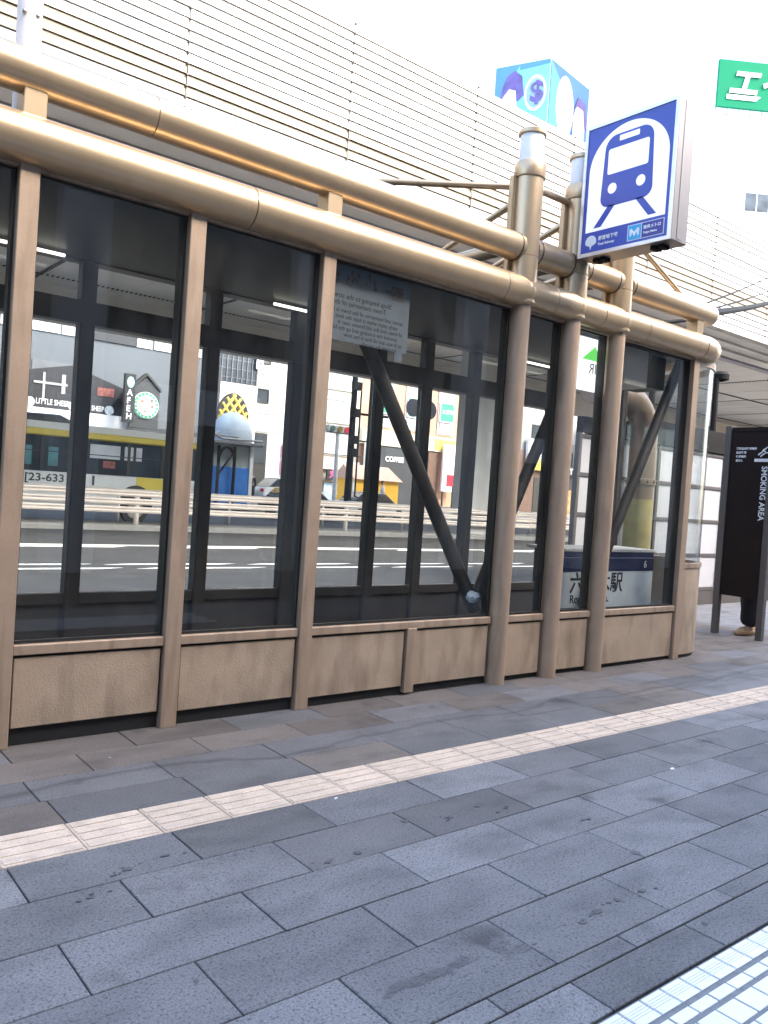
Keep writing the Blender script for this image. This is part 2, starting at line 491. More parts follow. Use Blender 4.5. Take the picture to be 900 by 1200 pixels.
# road
struct("road", bx(BM(), -60, 160, 8.85, 40, -0.5, -0.10), ASPHALT)
road = bpy.data.objects["road"]
struct("kerb", bx(BM(), -60, 160, 8.6, 8.85, -0.4, 0.0, 0.02), KERB)
for i in range(-6, 22):
    for (y, w, off) in ((14.75, .16, 0.0), (14.1, .16, .35)):
        x0 = 5.5 + i * 2.95 + off
        b = BM()
        pts = [(0, 0), (2.3, 0), (2.75, w), (0.45, w)]
        plate(b, pts, (x0, y, -0.098), XF, (0, 1, 0), 0.004)
        obj("lane_mark", b, PAINTW, road)
obj("edge_line", bx(BM(), -60, 160, 18.75, 19.0, -0.098, -0.094), PAINTW, road)
for i in range(-5, 18):
    b = BM()
    plate(b, [(0, 0), (2.4, 0), (2.9, .42), (0.5, .42)], (4.6 + i * 3.6, 18.3, -0.098), XF, (0, 1, 0), 0.004)
    obj("edge_block", b, PAINTW, road)
struct("median", bx(BM(), -60, 160, 24.0, 26.0, -0.3, 0.06, 0.03), KERB)
struct("far_pavement", bx(BM(), -60, 160, 38.0, 47, -0.3, 0.5, 0.03), KERB)

# guardrail on the median
def guardrail(y, label, zs, m, pitch, x0, x1, hh=0.15, postr=0.05):
    g = thing("guardrail", label, "guardrail", (20, y, 0))
    for z in zs:
        b = BM()
        pr = [(0, 0), (0.03, .02), (.055, .25), (.02, .5), (.055, .75), (.03, .98), (0, 1)]
        va = [bm_v for bm_v in [b.verts.new((x0, y - .02 - p, z + q * hh)) for p, q in pr]]
        vb = [b.verts.new((x1, y - .02 - p, z + q * hh)) for p, q in pr]
        for i in range(len(pr) - 1): b.faces.new((va[i], va[i + 1], vb[i + 1], vb[i]))
        b.faces.new((va[0], va[-1], vb[-1], vb[0]))
        obj("rail", b, m, g)
    x = x0; me = None
    while x <= x1:
        if me is None:
            o = obj("post", ring_tube(BM(), [(0, 0, -.1), (0, 0, zs[-1] + hh)], postr, 8), m, g, loc=(x - 20, 0.03, 0)); me = o.data
        else: link("post", me, g, loc=(x - 20, 0.03, 0))
        x += pitch
    return g
guardrail(24.4, "cream three rail guardrail on the median nearer the camera", (.42, .67, .92), RAILC, 8.0, -30, 110, .19, .08)
guardrail(25.9, "grey single rail guardrail along the median's far side", (1.0,), GIRDER, 4.0, -30, 110, .13, .05)

# ================================================================== SUBWAY ENTRANCE SHELTER
sh = thing("subway_entrance", "bronze framed glass subway entrance shelter on the grey granite pavement", "subway entrance", (4.6, 5.7, 0))
YF, YR = 4.80, 6.60
LB = 3.315       # lower tube height
UB = 3.675
posts = [0.245, 1.235, 2.226, 3.214]
for x in posts + [7.94]:
    lo = 0.0
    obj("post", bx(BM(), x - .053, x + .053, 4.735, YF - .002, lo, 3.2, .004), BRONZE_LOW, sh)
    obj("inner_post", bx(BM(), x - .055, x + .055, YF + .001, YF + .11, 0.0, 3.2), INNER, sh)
obj("short_post", bx(BM(), 4.16, 4.255, 4.742, YF - .004, 0.02, .52, .003), BRONZE_LOW, sh)
cols = [5.185, 5.86, 6.535]
for i, x in enumerate(cols):
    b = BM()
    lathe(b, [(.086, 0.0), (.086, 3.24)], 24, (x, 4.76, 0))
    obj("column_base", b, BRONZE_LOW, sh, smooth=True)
    b = BM()
    top = 4.27
    lathe(b, [(.120, 3.22), (.120, 3.596), (.116, 3.6), (.120, 3.604), (.120, top)], 28, (x, 4.76, 0))
    c = obj("column", b, BRONZE, sh, smooth=True)
    b = BM(); bx(b, x - .150, x - .105, 4.80, 4.85, 3.2, top, .004)
    obj("column_flange", b, BRONZE, sh)
    obj("inner_post", bx(BM(), x - .07, x + .07, YF + .02, YF + .11, 0, 3.2), INNER, sh)
    if True:
        b = BM(); lathe(b, [(.122, 4.255), (.131, 4.26), (.134, 4.27), (.134, 4.37), (.128, 4.385), (.11, 4.387)], 28, (x, 4.76, 0))
        obj("column_cap", b, BRONZE, sh, smooth=True)
        b = BM(); lathe(b, [(.099, 4.384), (.102, 4.42), (.102, 4.61), (.099, 4.625)], 28, (x, 4.76, 0))
        lp = obj("lamp_glass", b, FROST, sh, smooth=True)
        b = BM(); lathe(b, [(.112, 4.618), (.118, 4.622), (.118, 4.65), (.105, 4.662)], 28, (x, 4.76, 0))
        obj("lamp_lid", b, BRONZE, lp, smooth=True)
# lower tube in segments, joints open a few millimetres
seams = [-0.9, 0.55, 2.567, 4.90, 5.524, 6.197, 6.90, 7.95]
for a, c in zip(seams[:-1], seams[1:]):
    b = BM()
    ring_tube(b, [(a + .002, 4.76, LB), (a + .006, 4.76, LB), (c - .006, 4.76, LB), (c - .002, 4.76, LB)], [.131, .135, .135, .131], 32)
    obj("lower_tube", b, BRONZE, sh, smooth=True)
# curved end of the lower tube
cr = 0.42
cpts = [(7.955, 4.76, LB)] + [(8.05 + cr * math.sin(R(t)), 4.76 + cr - cr * math.cos(R(t)), LB) for t in range(5, 91, 8)] + [(8.05 + cr, 6.2, LB)]
obj("lower_tube", ring_tube(BM(), cpts, .135, 28), BRONZE, sh, smooth=True)
for x in cols:
    b = BM(); bmesh.ops.create_uvsphere(b, u_segments=24, v_segments=12, radius=.139, matrix=Matrix.Translation((x, 4.76, LB)))
    obj("tube_node", b, BRONZE, sh, smooth=True)
# upper tube
for a, c, ra, rb in ((-0.9, 1.9, 0, 0), (1.905, 5.1, 0, 0), (5.26, 5.80, 0, 0), (5.93, 6.47, 0, 0), (6.62, 8.19, 0, 1)):
    b = BM(); round_end_tube(b, (a, 4.77, UB), (c, 4.77, UB), .115, 28, bool(ra), bool(rb), .06)
    obj("upper_tube", b, BRONZE, sh, smooth=True)
for x in cols:
    for s in (-1, 1):
        b = BM(); lathe(b, [(.117, 0), (.117, .012)], 24)
        bmesh.ops.rotate(b, verts=b.verts, matrix=Matrix.Rotation(R(90), 3, 'Y'))
        bmesh.ops.translate(b, verts=b.verts, vec=(x + s * .125 - .006, 4.77, UB))
        obj("tube_gasket", b, RUBBER, sh, smooth=True)
for x in (0.245, 1.235, 3.205, 7.9):
    obj("stub_post", bx(BM(), x - .06, x + .06, 4.71, 4.84, LB + .1, UB - .08, .004), BRONZE, sh)
# mast above the first post
obj("mast", ring_tube(BM(), [(1.245, 4.97, 3.3), (1.245, 4.97, 5.6)], .066, 20), POLEW, sh, smooth=True)
b = BM()
for dx in (-.034, .036):
    lathe(b, [(.012, -.01), (.012, .01)], 10, (0, 0, 0)) if False else None
    bmesh.ops.create_uvsphere(b, u_segments=10, v_segments=6, radius=.013, matrix=Matrix.Translation((1.235 + dx, 4.91, 4.06)))
obj("mast_bolt", b, STEEL, sh, smooth=True)
for dx in (-.12, .10):
    obj("mast_bracket", bx(BM(), 1.245 + dx - .035, 1.245 + dx + .035, 4.93, 5.0, 3.72, 3.87, .004), POLEW, sh)
# roof braces
def strut(a, b_, r=.028, m=BRONZE, name="strut"):
    obj(name, round_end_tube(BM(), a, b_, r, 12, True, True, r * .6), m, sh, smooth=True)
strut((5.10, 4.82, 4.19), (4.2, 5.66, 4.19))
for x in cols:
    strut((x, 4.80, 3.73), (x, 6.55, 3.73), .062)
    strut((x - .05, 4.86, 4.08) if x < 6.5 else (x, 4.86, 3.9), (x - .06, 5.95, 3.76), .028)
strut((5.3, 4.80, 4.232), (5.76, 4.80, 4.232), .03)
strut((6.62, 4.77, 4.18), (7.6, 4.77, 3.785), .024)
strut((6.3, 6.5, 3.73), (9.0, 6.5, 3.73), .05)
strut((3.28, 4.86, 3.62), (3.42, 5.25, 3.36), .03, DARKMETAL)
# rear beam under the roof edge
obj("rear_beam", bx(BM(), -0.9, 8.3, 6.56, 6.7, 3.2, 3.33), MULLION, sh)
obj("rear_header", bx(BM(), -0.9, 8.3, YR - .012, YR + .098, 2.72, 2.90), MULLION, sh)
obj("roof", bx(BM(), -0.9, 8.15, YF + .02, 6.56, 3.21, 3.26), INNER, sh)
# head rail, sill rail, kick plates, panels and panes per bay
edges = [-0.75, .245, 1.235, 2.226, 3.214, 5.185, 5.86, 6.535, 7.94]
half = lambda x: .1 if x in cols else .053
kick = dict(zip(edges, (.10, .10, .088, .075, .055, .03, .028, .025)))
for a, c in zip(edges[:-1], edges[1:]):
    kz = kick[a]
    x0, x1 = a + half(a) + .002, c - half(c) - .002
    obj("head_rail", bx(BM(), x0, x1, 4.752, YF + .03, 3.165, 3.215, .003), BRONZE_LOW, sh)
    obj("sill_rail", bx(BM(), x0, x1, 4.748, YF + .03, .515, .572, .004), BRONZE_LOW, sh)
    obj("kick_plate", bx(BM(), x0, x1, 4.79, YF + .02, 0.0, kz), BLACK, sh)
    fr = obj("glass_pane", bx(BM(), x0 + .012, x1 - .012, YF, YF + .01, .585, 3.155), GLASS, sh)
    b = BM()
    for (u0, u1, w0, w1) in ((x0, x0 + .014, .572, 3.165), (x1 - .014, x1, .572, 3.165), (x0 + .014, x1 - .014, 3.15, 3.165), (x0 + .014, x1 - .014, .572, .59)):
        bx(b, u0, u1, YF - .012, YF + .012, w0, w1)
    obj("gasket", b, RUBBER, fr)
    spans = [(x0, x1)] if not (a == 3.214) else [(x0, 4.158), (4.257, x1)]
    for s0, s1 in spans:
        obj("panel_backing", bx(BM(), s0, s1, 4.782, 4.79, kz - .005, .515), BLACK, sh)
        obj("base_panel", bx(BM(), s0 + .012, s1 - .012, 4.764, 4.781, kz + .015, .498, .004), PANEL, sh)
# rear wall
for x in (0.245, 1.235, 2.215, 3.32, 4.2, 5.2, 5.85, 6.57, 7.93):
    obj("rear_mullion", bx(BM(), x - .054, x + .054, YR, YR + .09, 0, 3.2), MULLION, sh)
    obj("rear_mullion_edge", bx(BM(), x - .066, x - .055, YR - .01, YR + .1, 0, 3.2), BLACK, sh)
re = [-0.75, .245, 1.235, 2.215, 3.32, 4.2, 5.2, 5.85, 6.57, 7.93]
for a, c in zip(re[:-1], re[1:]):
    x0, x1 = a + .056, c - .068
    obj("rear_sill", bx(BM(), x0, x1, YR + .005, YR + .085, .50, .585, .003), MULLION, sh)
    obj("rear_panel", bx(BM(), x0, x1, YR + .03, YR + .06, .08, .495), MULLION, sh)
    obj("rear_kick_plate", bx(BM(), x0, x1, YR + .035, YR + .06, 0, .078), BLACK, sh)
    obj("rear_pane", bx(BM(), x0, x1, YR + .04, YR + .05, .59, 3.19), GLASS, sh)
# curved end
def curved(bm, r, z0, z1, th, a0=0, a1=90, n=12, end=6.2, cx=8.15, cy=5.445):
    a0 = a0
    po = [(7.999, cy - r)] + [(cx + r * math.sin(R(a0 + (a1 - a0) * i / n)), cy - r * math.cos(R(a0 + (a1 - a0) * i / n))) for i in range(n + 1)] + ([(cx + r, end)] if end else [])
    ri = r - th
    pi_ = [(7.999, cy - ri)] + [(cx + ri * math.sin(R(a0 + (a1 - a0) * i / n)), cy - ri * math.cos(R(a0 + (a1 - a0) * i / n))) for i in range(n + 1)] + ([(cx + ri, end)] if end else [])
    vo = [[bm.verts.new((x, y, z)) for x, y in po] for z in (z0, z1)]
    vi = [[bm.verts.new((x, y, z)) for x, y in pi_] for z in (z0, z1)]
    for i in range(len(po) - 1):
        bm.faces.new((vo[0][i], vo[0][i + 1], vo[1][i + 1], vo[1][i]))
        bm.faces.new((vi[0][i], vi[1][i], vi[1][i + 1], vi[0][i + 1]))
        bm.faces.new((vo[1][i], vo[1][i + 1], vi[1][i + 1], vi[1][i]))
        bm.faces.new((vo[0][i], vi[0][i], vi[0][i + 1], vo[0][i + 1]))
    for k in (0, -1):
        bm.faces.new((vo[0][k], vo[1][k], vi[1][k], vi[0][k]))
    return bm
obj("curved_base", curved(BM(), .69, 0.04, .97, .03), PANEL, sh, smooth=True)
obj("curved_base_cap", curved(BM(), .702, .972, 1.02, .06), BRONZE_LOW, sh, smooth=True)
obj("curved_kick_plate", curved(BM(), .675, 0.0, .038, .03), BLACK, sh, smooth=True)
obj("curved_glass", curved(BM(), .68, 1.022, 3.13, .012), GLASSC, sh, smooth=True)
obj("curved_head_rail", curved(BM(), .695, 3.132, 3.20, .04), BRONZE_LOW, sh, smooth=True)
obj("end_post", bx(BM(), 8.76, 8.85, 6.2, 6.3, 0, 3.2), MULLION, sh)
# inner diagonal braces
def brace(a, c, r=.06, m=MULLION):
    obj("brace", ring_tube(BM(), [a, c], r, 16), m, sh, smooth=True)
brace((3.46, 5.0, 3.15), (5.13, 5.0, .60))
brace((5.16, 5.02, .70), (6.36, 5.02, 3.15), .055)
brace((8.08, 5.02, 3.2), (6.70, 5.02, .58), .055)
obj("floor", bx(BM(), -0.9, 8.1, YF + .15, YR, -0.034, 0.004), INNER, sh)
# ceiling light fittings seen through the panes
LAMP = mat("fluorescent_tube", (1, 0.93, 0.78), 0.4, emit=.6)
for i, x0 in enumerate((0.75, 3.78, 6.75)):
    obj("light_tube", ring_tube(BM(), [(x0, 6.42, 3.17), (x0 + 1.2, 6.42, 3.17)], .012, 10), LAMP, sh, smooth=True)
# low counter at the end bay
obj("counter_front", bx(BM(), 6.62, 8.2, 5.25, 5.30, 0.0, 1.085), NAVY, sh)
obj("counter_top", bx(BM(), 6.62, 8.22, 5.24, 5.75, 1.087, 1.12, .004), CONC, sh)
# boxes added under the roof in place of reflections in the pane
obj("reflection_box", bx(BM(), 7.05, 7.45, 5.0, 5.35, 2.82, 3.2, .006), GIRDER, sh)
obj("reflection_box", bx(BM(), 7.50, 7.85, 5.05, 5.4, 2.85, 3.2, .006), INNER, sh)

# station name board behind the glass
st = thing("station_name_board", "white Roppongi Sta. name board behind the glass of the right bays", "sign", (6.9, 5.1, 0))
obj("board", bx(BM(), 6.33, 7.97, 5.10, 5.14, .50, .90, .002), mat("board_white", (0.62, 0.66, 0.68), .5), st)
obj("number_strip", bx(BM(), 6.33, 7.97, 5.095, 5.14, .902, 1.04, .002), NAVY, st)
text("lettering", "六本木駅", .225, (6.545, 5.098, .66), XF, ZU, TXTBLACK, st, bold=.003, sx=.98)
text("lettering", "Roppongi Sta.", .115, (6.56, 5.098, .565), XF, ZU, TXTBLACK, st, bold=.002, sx=1.0)
text("exit_number", "6", .11, (7.78, 5.093, .915), XF, ZU, SIGNW, st, bold=.001)
b = BM(); bx(b, 6.40, 6.66, 5.097, 5.0985, .535, .542); obj("rule", b, TXTBLACK, st)

# backward facing poster on the third pane
po = thing("poster", "pale sheet of mirrored text taped inside the top of the pane", "poster", (3.67, 4.85, 2.6))
PAP = mat("poster_paper", (0.125, 0.145, 0.17), .8)
obj("sheet", bx(BM(), 3.285, 4.04, 4.845, 4.85, 2.62, 3.16), PAP, po)
INK = mat("poster_ink", (0.006, 0.006, 0.008), .8)
PIC = mat("poster_picture", (0.10, 0.075, 0.07), .8, 0, .6, 40)
lines = ["Shop keeping to the street and to", "Town memories of the early", "street and memories of the town in the", "early years when it kept the lines", "of trees and the old houses near it", "around the crossing and up the hill", "as it was and all that it has now", "become for people"]
z = 2.955
for i, s in enumerate(lines):
    text("text_line", s, .043 if i > 1 else .052, (3.985 - (0.05 if i % 2 else 0) - (.12 if i < 2 else 0), 4.8445, z - .04), XB, ZU, INK, po, depth=.0004)
    z -= .042 if i > 1 else .05
for (x0, x1, z0, z1) in ((3.86, 3.97, 3.0, 3.10), (3.80, 3.87, 3.05, 3.065)):
    obj("picture", bx(BM(), x0, x1, 4.8435, 4.8448, z0, z1), PIC, po)
b = BM()
for k in range(26):
    x = rnd.uniform(3.42, 3.70); zz = rnd.uniform(3.02, 3.11); w = rnd.uniform(.008, .03)
    plate(b, [(0, 0), (w, rnd.uniform(-.01, .01)), (w * .8, w), (w * .2, w * 1.3)], (x, 4.8445, zz), XF, ZU, .0006)
obj("picture", b, PIC, po)
b = BM()
for k in range(10):
    x = rnd.uniform(3.30, 3.36); zz = rnd.uniform(3.0, 3.09); w = rnd.uniform(.01, .03)
    plate(b, [(0, 0), (w, rnd.uniform(-.01, .01)), (w * .8, w), (w * .2, w * 1.3)], (x, 4.8445, zz), XF, ZU, .0006)
obj("picture", b, PIC, po)
obj("torn_corner", bx(BM(), 3.92, 4.0, 4.846, 4.851, 2.55, 2.618), PAP, po)

# hanging green triangle sign
ir = thing("hanging_sign", "white hanging sign with a green triangle and mirrored letters", "sign", (6.4, 4.95, 2.9))
EMITW = mat("emissive_sign_white", (0.85, 0.86, 0.88), .4, emit=.25)  # emission added to keep board and triangle from going dark
obj("board", bx(BM(), 6.25, 6.54, 4.95, 4.98, 2.66, 3.16), EMITW, ir)
b = BM(); plate(b, [(0, 0), (.24, 0), (.24, .07), (.19, .14)], (6.29, 4.949, 2.95), XF, ZU, .003); obj("triangle", b, mat("leaf_green", (.10, .50, .07), .4, emit=.25), ir)
text("lettering", "IR", .14, (6.52, 4.9475, 2.80), XB, ZU, TXTBLACK, ir, depth=.001)

# crumpled white bag stuck behind the pane
b = BM(); bmesh.ops.create_icosphere(b, subdivisions=3, radius=.06, matrix=Matrix.Translation((5.02, 4.92, .72)) @ Matrix.Diagonal((1.1, .7, .8, 1)))
for v in b.verts: v.co += Vector((rnd.uniform(-1, 1), rnd.uniform(-1, 1), rnd.uniform(-1, 1))) * .009
tag(obj("plastic_bag", b, mat("bag_plastic", (.55, .62, .68), .3), smooth=False), "crumpled pale plastic bag at the foot of the diagonal brace", "bag")

# metro pictogram sign on the third column
ms = thing("metro_sign", "blue and white subway train sign projecting from the second lamp column", "sign", (5.85, 4.18, 3.70))
X0, X1 = 5.722, 5.965
Y0, Y1 = 4.632, 3.735      # viewer's left, right
Z0, Z1 = 3.70, 4.825
SW, SH = Y0 - Y1, Z1 - Z0
obj("housing", bx(BM(), X0 + .012, X1, Y1, Y0, Z0, Z1, .006), STEEL, ms)
b = BM()
for (a0, a1, c0, c1) in ((Y1, Y1 + .03, Z0, Z1), (Y0 - .03, Y0, Z0, Z1), (Y1 + .03, Y0 - .03, Z0, Z0 + .03), (Y1 + .03, Y0 - .03, Z1 - .03, Z1)):
    bx(b, X0, X0 + .011, a0, a1, c0, c1)
obj("frame", b, mat("sign_frame_silver", (.72, .71, .70), .3, .6), ms)
b = BM(); bx(b, X0 + .09, X0 + .16, Y1 - .003, Y1, Z0 + .02, Z1 - .01); obj("side_groove", b, STEEL, ms)
for yy_ in (Y0 - .2, Y1 + .13):
    b = BM()
    for q in (0, .07): bx(b, X0 + .08, X0 + .17, yy_ + q - .025, yy_ + q + .025, Z0 - .03, Z0)
    obj("bracket_foot", b, DARKMETAL, ms)
def face(name, pts, lay, m):
    b = BM()
    w, h = SW - .06, SH - .06
    plate(b, [(s * w, t * h) for s, t in pts], (X0 + .009 - lay * .0016, Y0 - .03, Z0 + .03), YB, ZU, .0012)
    return obj(name, b, m, ms)
face("blue_face", [(0, 0), (1, 0), (1, 1), (0, 1)], 0, SIGNB)
EMITFACE = mat("emissive_white", (.86, .86, .86), .3, 0, .01, 3, emit=.07)  # faint emission added to brighten the white shapes
face("tunnel_arch", [(.04, .165), (.96, .165), (.96, .64)] + arc(.5, .64, .46, .325, 0, 180, 28)[1:] , 1, EMITFACE)
body = arc(.78 - .13, .905 - .115, .13, .105, 0, 90, 8) + arc(.22 + .13, .905 - .115, .13, .105, 90, 180, 8) + arc(.20 + .10, .335 + .075, .10, .075, 180, 270, 6) + arc(.80 - .10, .335 + .075, .10, .075, 270, 360, 6)
face("train_front", body, 2, SIGNB)
face("rail", [(.30, .345), (.385, .345), (.225, .19), (.135, .19)], 2, SIGNB)
face("rail", [(.615, .345), (.70, .345), (.865, .19), (.775, .19)], 2, SIGNB)
face("head_sign", rrect(.385, .835, .615, .878, .008, 3), 3, EMITFACE)
face("windscreen", rrect(.265, .59, .735, .79, .02, 4), 3, EMITFACE)
face("headlight", arc(.335, .475, .052, .042, 0, 354, 20), 3, EMITFACE)
face("headlight", arc(.665, .475, .052, .042, 0, 354, 20), 3, EMITFACE)
fan = [(.115, .02)] + [(.115 + .012, .05), (.115 + .03, .055)] + arc(.115, .085, .068, .052, -20, 200, 14) + [(.115 - .03, .055), (.115 - .012, .05)]
face("ginkgo_emblem", fan, 1, SIGNW)
wq, hq = SW - .06, SH - .06
def stext(s, size_, sx_, tz, m=SIGNW, bold=.001, lay=1, wx=1.0):
    text("lettering", s, size_ * .9, (X0 + .009 - lay * .0016 - .001, Y0 - .03 - sx_ * wq, Z0 + .03 + tz * hq), YB, ZU, m, ms, depth=.0008, bold=bold, sx=wx)
stext("都営地下鉄", .044, .205, .08)
stext("Toei Subway", .034, .205, .04, wx=1.05)
face("logo_border", [(.555, .022), (.96, .022), (.96, .143), (.555, .143)], 1, SIGNW)
face("logo_square", [(.562, .027), (.71, .027), (.71, .138), (.562, .138)], 2, SIGNLB)
face("logo_field", [(.718, .027), (.953, .027), (.953, .138), (.718, .138)], 2, SIGNNAVY)
mlogo = [(.585, .055), (.60, .055), (.612, .085), (.63, .055), (.642, .055), (.66, .085), (.672, .055), (.687, .055), (.692, .105), (.672, .115), (.655, .10), (.636, .085), (.617, .10), (.60, .115), (.58, .105)]
face("logo_letter", mlogo, 3, SIGNW)
stext("東京メトロ", .036, .735, .085, lay=2)
stext("Tokyo Metro", .026, .735, .05, lay=2)

# cables on the right
for i, (a, c, r, lb) in enumerate([((8.2, 4.8, 3.72), (15.76, 8.0, 5.76), .04, "thick black cable stretching right from the upper tube end"),
                                   ((7.95, 4.9, 3.72), (15.7, 8.0, 6.25), .011, "thin upper wire rising right from the upper tube"),
                                   ((8.2, 4.9, 3.75), (15.72, 8.0, 5.98), .011, "thin lower wire just above the thick black cable")]):
    a = Vector(a); c = Vector(c)
    pts = [a.lerp(c, t / 8) - Vector((0, 0, .02 * math.sin(math.pi * t / 8))) for t in range(9)]
    tag(obj("cable", ring_tube(BM(), pts, r, 8), DARKMETAL, smooth=True), lb, "cable")
cb = BM(); ring_tube(cb, [(6.9, 5.5, 3.45), (7.7, 5.5, 3.56), (8.9, 5.5, 3.86)], .022, 8)
tag(obj("cable", cb, DARKMETAL, smooth=True), "black cable behind the tubes below the upper tube end", "cable")

# red plate on the far side of the curved end
rb = thing("hydrant_plate", "narrow red plate at the curved end of the shelter", "plate", (8.9, 5.53, .46))
obj("plate", bx(BM(), 8.87, 8.93, 5.46, 5.60, .46, .98, .01), RED, rb)
obj("plate_bracket", bx(BM(), 8.845, 8.869, 5.5, 5.56, .6, .85), DARKMETAL, rb)

# ================================================================== SMOKING AREA
sb = thing("smoking_area_sign", "dark brown SMOKING AREA board between two grey posts", "sign", (10.33, 5.3, 0))
for y in (5.62, 5.02):
    obj("post", bx(BM(), 10.29, 10.37, y - .04, y + .04, 0, 2.74, .004), GREYMETAL, sb)
obj("board", bx(BM(), 10.31, 10.35, 5.062, 5.578, .52, 2.66, .003), SMOKEB, sb)
obj("top_rail", bx(BM(), 10.305, 10.355, 5.064, 5.576, 2.662, 2.72, .003), SMOKEB, sb)
text("lettering", "SMOKING AREA", .105, (10.308, 5.165, 2.22), (0, 0, -1), YB, SIGNW, sb, bold=.002, sx=.92)
b = BM()
obj("emblem_bar", bx(b, 10.3075, 10.3095, 5.07, 5.25, 2.275, 2.315), SIGNW, sb)
def curl(y0, z0):
    pts = [(10.306, y0 + .03 * math.cos(t * .9), z0 + .016 * t) if t < 4 else (10.306, y0 - .02 * (t - 3), z0 + .05) for t in range(7)]
    obj("emblem_smoke", ring_tube(BM(), pts, .009, 6), SIGNW, sb, smooth=True)
curl(5.17, 2.36); curl(5.14, 2.34); curl(5.12, 2.41)
for i, s in enumerate(["港区指定喫煙場所", "指定喫煙", "吸烟場所", "흡연소"]):
    text("notice_line", s, .034, (10.308, 5.50, 2.425 - i * .052), YB, ZU, SIGNW, sb, bold=.001, depth=.0006)

fe = thing("smoking_area_fence", "frosted white panel fence with dark frame beyond the shelter", "fence", (12.5, 7.5, 0))
fz = [.28, .86, 1.44, 2.02, 2.58]
fx = [9.6, 11.62, 13.64, 15.66, 17.68]
pm = None
for i in range(len(fx) - 1):
    for j in range(4):
        w = fx[i + 1] - fx[i] - .06; h = fz[j + 1] - fz[j] - .05
        if pm is None:
            o = obj("panel", bx(BM(), -w / 2, w / 2, -.01, .01, -h / 2, h / 2), WHITEPANEL, fe, loc=(0, 0, 0)); pm = o.data
        else: o = link("panel", pm, fe, loc=(0, 0, 0))
        o.location = ((fx[i] + fx[i + 1]) / 2 - 12.5, 0, (fz[j] + fz[j + 1]) / 2)
for x in fx:
    obj("post", bx(BM(), x - .03, x + .03, 7.46, 7.54, 0, 2.62), GREYMETAL, fe)
for i in range(len(fx) - 1):
    for z in fz:
        obj("frame_bar", bx(BM(), fx[i] + .03, fx[i + 1] - .03, 7.47, 7.53, z - .026, z + .026), GREYMETAL, fe)
obj("top_beam", bx(BM(), 9.6, 17.68, 7.44, 7.56, 2.625, 2.85), DARKMETAL, fe)
obj("base_board", bx(BM(), 9.6, 17.68, 7.48, 7.52, 0.0, .25), GREYMETAL, fe)
cn = thing("canopy_roof", "low dark canopy roof behind the smoking area fence", "canopy", (17, 9.2, 0))
b = BM(); bx(b, 13.5, 24.0, 8.8, 10.4, 2.9, 3.25); obj("roof_slab", b, DARKMETAL, cn)
for x in (14.0, 23.0):
    obj("post", bx(BM(), x - .06, x + .06, 9.5, 9.62, 0, 2.9), DARKMETAL, cn)
lamp_root = None
for i, (x, y, h, lb) in enumerate([(15.85, 9.0, 4.42, "dark single arm lamp post standing right of the curved glass end"), (13.6, 9.0, 4.1, "dark lamp post with wide head seen through the end bay")]):
    l = thing("lamp_post", lb, "lamp post", (x, y, 0), 0, "lamp posts beyond the shelter")
    obj("pole", ring_tube(BM(), [(x, y, 0), (x, y, h - .05)], .06, 10), DARKMETAL, l, smooth=True)
    b = BM()
    if i == 0: lathe(b, [(.05, h - .1), (.17, h - .06), (.18, h + .04), (.12, h + .1)], 16, (x + .14, y, 0))
    else:
        ring_tube(b, [(x - .75, y, h + .1), (x - .45, y, h - .22), (x + .45, y, h - .14), (x + .75, y, h + .22)], .07, 8)
    obj("lamp_head", b, DARKMETAL, l, smooth=True)

# drain pipe with elbow beyond the end bay
dp = thing("drain_pipe", "thick bronze pipe with elbow and yellow wrap beyond the end bay", "pipe", (10.95, 7.3, 0))
pp = [(10.75, 7.2, 0), (10.75, 7.2, 2.65)] + [(10.75 - .55 * (1 - math.cos(R(t))), 7.2, 2.65 + .55 * math.sin(R(t))) for t in (15, 30, 45, 60, 75, 90)] + [(9.4, 7.2, 3.2)]
PIPE = mat("pipe_bronze", (.22, .15, .10), .45, .4, .15, 3)
obj("pipe", ring_tube(BM(), pp, .2, 20), PIPE, dp, smooth=True)
b = BM(); lathe(b, [(.2, 1.93), (.225, 1.94), (.225, 2.02), (.2, 2.03)], 20, (10.75, 7.2, 0)); obj("flange", b, PIPE, dp, smooth=True)
b = BM()
for k in range(12):
    bmesh.ops.create_icosphere(b, subdivisions=1, radius=.016, matrix=Matrix.Translation((10.75 + .23 * math.cos(R(k * 30)), 7.2 + .23 * math.sin(R(k * 30)), 1.98)))
obj("flange_bolt", b, DARKMETAL, dp)
b = BM(); lathe(b, [(.206, .75), (.206, 1.72)], 20, (10.75, 7.2, 0)); obj("yellow_wrap", b, mat("yellow_wrap", (.30, .25, .09), .6, 0, .2, 4), dp, smooth=True)

